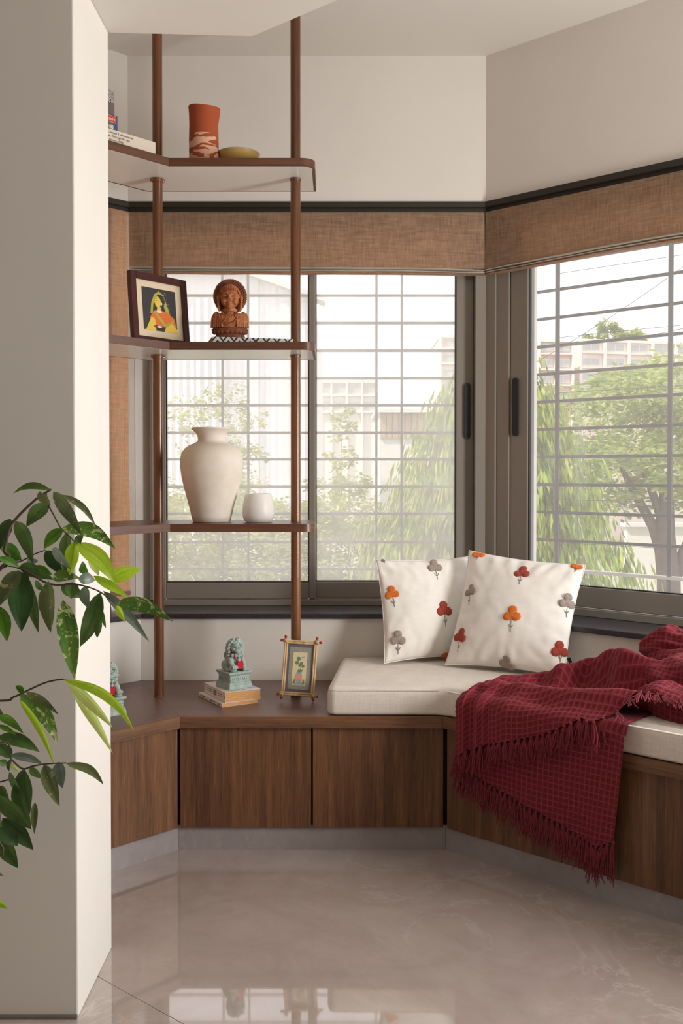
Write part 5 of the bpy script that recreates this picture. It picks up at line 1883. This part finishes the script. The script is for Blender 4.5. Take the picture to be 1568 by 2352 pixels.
# wide spreading tree on the right
def cloud_tree(label, cx_px, cy_px, Y, rx, rz, n, ln, wd, mat, seed, nclump, trunk=None, name='tree', ry=None):
    c = at_y(cx_px, cy_px, Y)
    o = tree(label, (c.x, Y, GZ), name)
    cz = c.z - GZ
    rr = random.Random(seed)
    cl = []
    for i in range(nclump):
        while True:
            p = Vector((rr.uniform(-1, 1), rr.uniform(-1, 1), rr.uniform(-1, 1)))
            if .25 < p.length < 1: break
        cl.append((Vector((p.x * rx, p.y * (ry or rx), cz + p.z * rz)), rr.uniform(.16, .34)))
    def smp(r2):
        q, k_ = cl[r2.randrange(len(cl))]
        d = Vector((r2.gauss(0, 1), r2.gauss(0, 1), r2.gauss(0, .55)))
        d.normalize()
        p = q + Vector((d.x * rx, d.y * rx, d.z * rz * .7)) * k_ * r2.random() ** .4
        return p, Vector((d.x, d.y, d.z * .3 - .15))
    leaves('foliage', o, mat, n, smp, ln, wd, 0, seed + 1)
    if trunk:
        for pts, rd in trunk:
            P_ = [Vector(at_y(p[0], p[1], Y)) - Vector((c.x, Y, GZ)) for p in pts]
            MB().tube(P_, rd, 8).build('branch' if len(rd) and rd[0] < .2 else 'trunk', 'bark', o, smooth=True)
    else:
        MB().tube([(0, 0, 0), (0, 0, cz)], [rx * .07, rx * .03], 8).build('trunk', 'bark', o, smooth=True)
    return o
cloud_tree('wide spreading tree seen through the right window', 1500, 1010, 20, 2.9, 1.55, 16000, .16, .07, 'fol_soft', 21, 70,
           [([(1545, 2100), (1535, 1330), (1525, 1230), (1530, 1130)], [.28, .24, .22, .14]), ([(1535, 1330), (1500, 1210), (1450, 1120), (1420, 1060)], [.13, .11, .08, .04]),
            ([(1545, 1330), (1590, 1230), (1640, 1130)], [.16, .12, .07]), ([(1528, 1220), (1480, 1080), (1470, 1010)], [.10, .07, .03])], 'spreading_tree', 2.2)
cloud_tree('leafy tree behind the wide spreading tree, farther right', 1640, 980, 26, 3.2, 2.0, 8000, .2, .09, 'fol_soft', 31, 60, None, 'spreading_tree', 2.5)
cloud_tree('round far treetop above the apartment block', 1405, 800, 150, 5.2, 3.6, 7000, .8, .45, 'fol_soft', 41, 40)
cloud_tree('pale dry shrub crown low outside the middle window, left', 470, 1265, 10.5, 1.0, .90, 26000, .05, .027, 'fol_dry', 51, 90)
cloud_tree('pale dry shrub crown low outside the middle window, right', 755, 1275, 10.0, .85, .80, 26000, .05, .027, 'fol_dry', 61, 90)
cloud_tree('slender sapling with light leaves outside the middle window', 500, 985, 12.0, .62, .62, 2000, .06, .034, 'fol_dry', 71, 34, None, 'sapling')
cloud_tree('small leafy sapling top before the corrugated shed', 785, 1010, 11.0, .16, .40, 600, .055, .03, 'fol_dry', 81, 16, None, 'sapling')

# corrugated shed
MAT['sheet'] = plain('pale_grey_corrugated_sheet', rgb(236, 236, 238), .6, var=.03, scale=.5)  # near-white tone puts outdoor haze into the sheet colour
MAT['sheet_dark'] = plain('grey_sheet_panel', rgb(216, 216, 220), .6, var=.03, scale=.5)
MAT['roof_pale'] = plain('pale_concrete', rgb(216, 212, 206), .8)
MAT['pinkwall'] = plain('pinkish_render', rgb(228, 210, 202), .8, var=.04, scale=.2)  # lightened so the wall colour carries distance haze
MAT['brick_far'] = plain('rust_red_far_render', rgb(202, 172, 158), .8, var=.05, scale=.2)
MAT['far_glass'] = plain('grey_far_window', rgb(176, 178, 182), .3)  # pale grey with distance haze mixed into the colour
MAT['timber'] = plain('tan_boards', rgb(178, 156, 132), .8, var=.15, scale=3)
def corrug(x0, x1, z0, z1fn, y, step, amp, mat, name, parent):
    m = MB()
    n = int((x1 - x0) / step * 2)
    pv = None
    for i in range(n + 1):
        x = x0 + (x1 - x0) * i / n
        yy = y - (amp if i % 2 else 0)
        a = m.bm.verts.new((x, yy, z0)); b = m.bm.verts.new((x, yy, z1fn(x)))
        if pv: m.bm.faces.new((pv[0], a, b, pv[1]))
        pv = (a, b)
    return m.build(name, mat, parent)
SY = 15.0
shd = thing('corrugated_shed', 'tall pale corrugated sheet building outside the middle window', 'building', (0, 0, 0))
A_ = at_y(250, 640, SY); B_ = at_y(560, 632, SY); C_ = at_y(724, 690, SY)
rz = lambda x: B_.z + (C_.z - B_.z) * max(0, (x - B_.x)) / (C_.x - B_.x)
corrug(A_.x, C_.x, GZ, rz, SY, .11, .03, 'sheet', 'corrugated_wall', shd)
x0, x1 = at_y(455, 800, SY).x, at_y(508, 800, SY).x
corrug(x0, x1, GZ, lambda x: at_y(480, 690, SY).z, SY - .2, .11, .03, 'sheet_dark', 'downpipe_panel', shd)
m = MB(); m.prism([(B_.x, B_.z), (C_.x + .15, C_.z - .05), (C_.x + .15, C_.z + .02), (B_.x, B_.z + .08), (A_.x, B_.z + .08), (A_.x, B_.z)], 0, .5)
m.bm.transform(Matrix.Translation((0, SY + .3, 0)) @ Matrix.Rotation(R(90), 4, 'X'))
m.build('roof_edge', 'roof_pale', shd)
MB().box(A_.x, C_.x, SY + .02, SY + 6, GZ, C_.z - .1).build('rear_volume', 'sheet', shd)
for wx in (585, 655):
    q = at_y(wx, 720, SY)
    MB().box(q.x - .06, q.x + .06, SY - .08, SY, GZ, rz(q.x)).build('pilaster', 'sheet_dark', shd)
# low timber-clad block
low = thing('timber_hut', 'low tan boarded hut with a flat pale roof left of the drooping tree', 'building')
a, b = at_y(872, 945, 22), at_y(1030, 945, 22)
rf_ = at_y(900, 942, 22).z
MB().box(a.x, b.x, 22, 25, GZ, rf_ - .06).build('hut_wall', 'roof_pale', low)
for i in range(11):
    w0 = a.x + (b.x - a.x) * i / 11
    MB().box(w0 + .012, w0 + (b.x - a.x) / 11 - .012, 21.95, 22.0, rf_ - .62, rf_ - .07).build('board', 'timber', low)
MB().box(a.x - .1, b.x + .1, 21.8, 25.1, rf_ - .06, rf_ + .02).build('flat_roof', 'roof_pale', low)

def block(label, pxl, pxr, py_top, floors, fh_px, Y, cols, wall, yaw=0, depth=10, name='apartment_block'):
    a, b = at_y(pxl, py_top, Y), at_y(pxr, py_top, Y)
    W = b.x - a.x
    H_ = a.z - GZ
    t = thing(name, label, 'building', (a.x, Y, GZ), yaw)
    fh = fh_px * Y / F_PX
    MB().box(0, W, .0, depth, 0, H_).build('wall', wall, t)
    MB().box(-.02 * W, W * 1.02, -.15 * fh, depth, H_ - .18 * fh, H_).build('parapet', 'roof_pale', t)
    for f in range(floors):
        z1 = H_ - f * fh - .26 * fh
        for c in range(cols):
            x0 = W * (c + .14) / cols; x1 = W * (c + .84) / cols
            fo = MB()
            fo.box(x0, x1, -.02 * fh, .0, z1 - .5 * fh, z1)
            w_ = fo.build('window', 'roof_pale', t)
            n = 2
            for q in range(n):
                xa = x0 + (x1 - x0) * (q + .06) / n; xb = x0 + (x1 - x0) * (q + .94) / n
                MB().box(xa, xb, -.035 * fh, -.02 * fh, z1 - .46 * fh, z1 - .04 * fh).build('window_pane', 'far_glass', w_)
        MB().box(0, W, -.22 * fh, 0, z1 - .72 * fh, z1 - .62 * fh).build('floor_slab', 'roof_pale', t)
    for c in range(cols + 1):
        x = W * c / cols
        MB().box(x - .018 * W / cols * 3, x + .018 * W / cols * 3, -.24 * fh, 0, 0, H_ - .02 * fh).build('pier', 'roof_pale', t)
    return t
block('long pink-white apartment block above the trees, right window', 1330, 1700, 778, 4, 34, 120, 6, 'pinkwall', R(14), 14)
block('narrow rust-red apartment block left of the pink one', 1236, 1316, 779, 4, 36, 115, 2, 'brick_far', R(6), 12)
block('far pale flat block beside the corrugated shed', 726, 866, 873, 2, 38, 70, 4, 'roof_pale', 0, 10)
block('hazy pale house between the shed and the drooping tree', 1010, 1120, 770, 4, 34, 90, 2, 'pinkwall', 0, 10)
# garden wall and cables
gw = thing('boundary_wall', 'pale plastered boundary wall under the spreading tree', 'wall', (0, 0, 0))
a = at_y(1440, 1210, 30)
MB().box(a.x, a.x + 9, 30, 30.3, GZ, a.z).build('wall_panel', 'roof_pale', gw)
MB().box(a.x - .1, a.x + 9, 29.9, 30.4, a.z, a.z + .12).build('coping', 'roof_pale', gw)
MAT['cable'] = plain('grey_cable', rgb(96, 92, 92), .6)
for k, (p, q, Y) in enumerate((((1100, 905), (1700, 515), 18), ((1150, 800), (1700, 722), 17))):
    a, b = at_y(*p, Y), at_y(*q, Y)
    m = MB()
    m.tube([a.lerp(b, i / 12) + Vector((0, 0, -.15 * math.sin(PI * i / 12))) for i in range(13)], .0065, 5)
    tag(m.build('overhead_cable', 'cable'), ('thin cable slanting up to the right outside the right window', 'thin nearly level cable outside the right window')[k], 'cable', 'overhead cables')
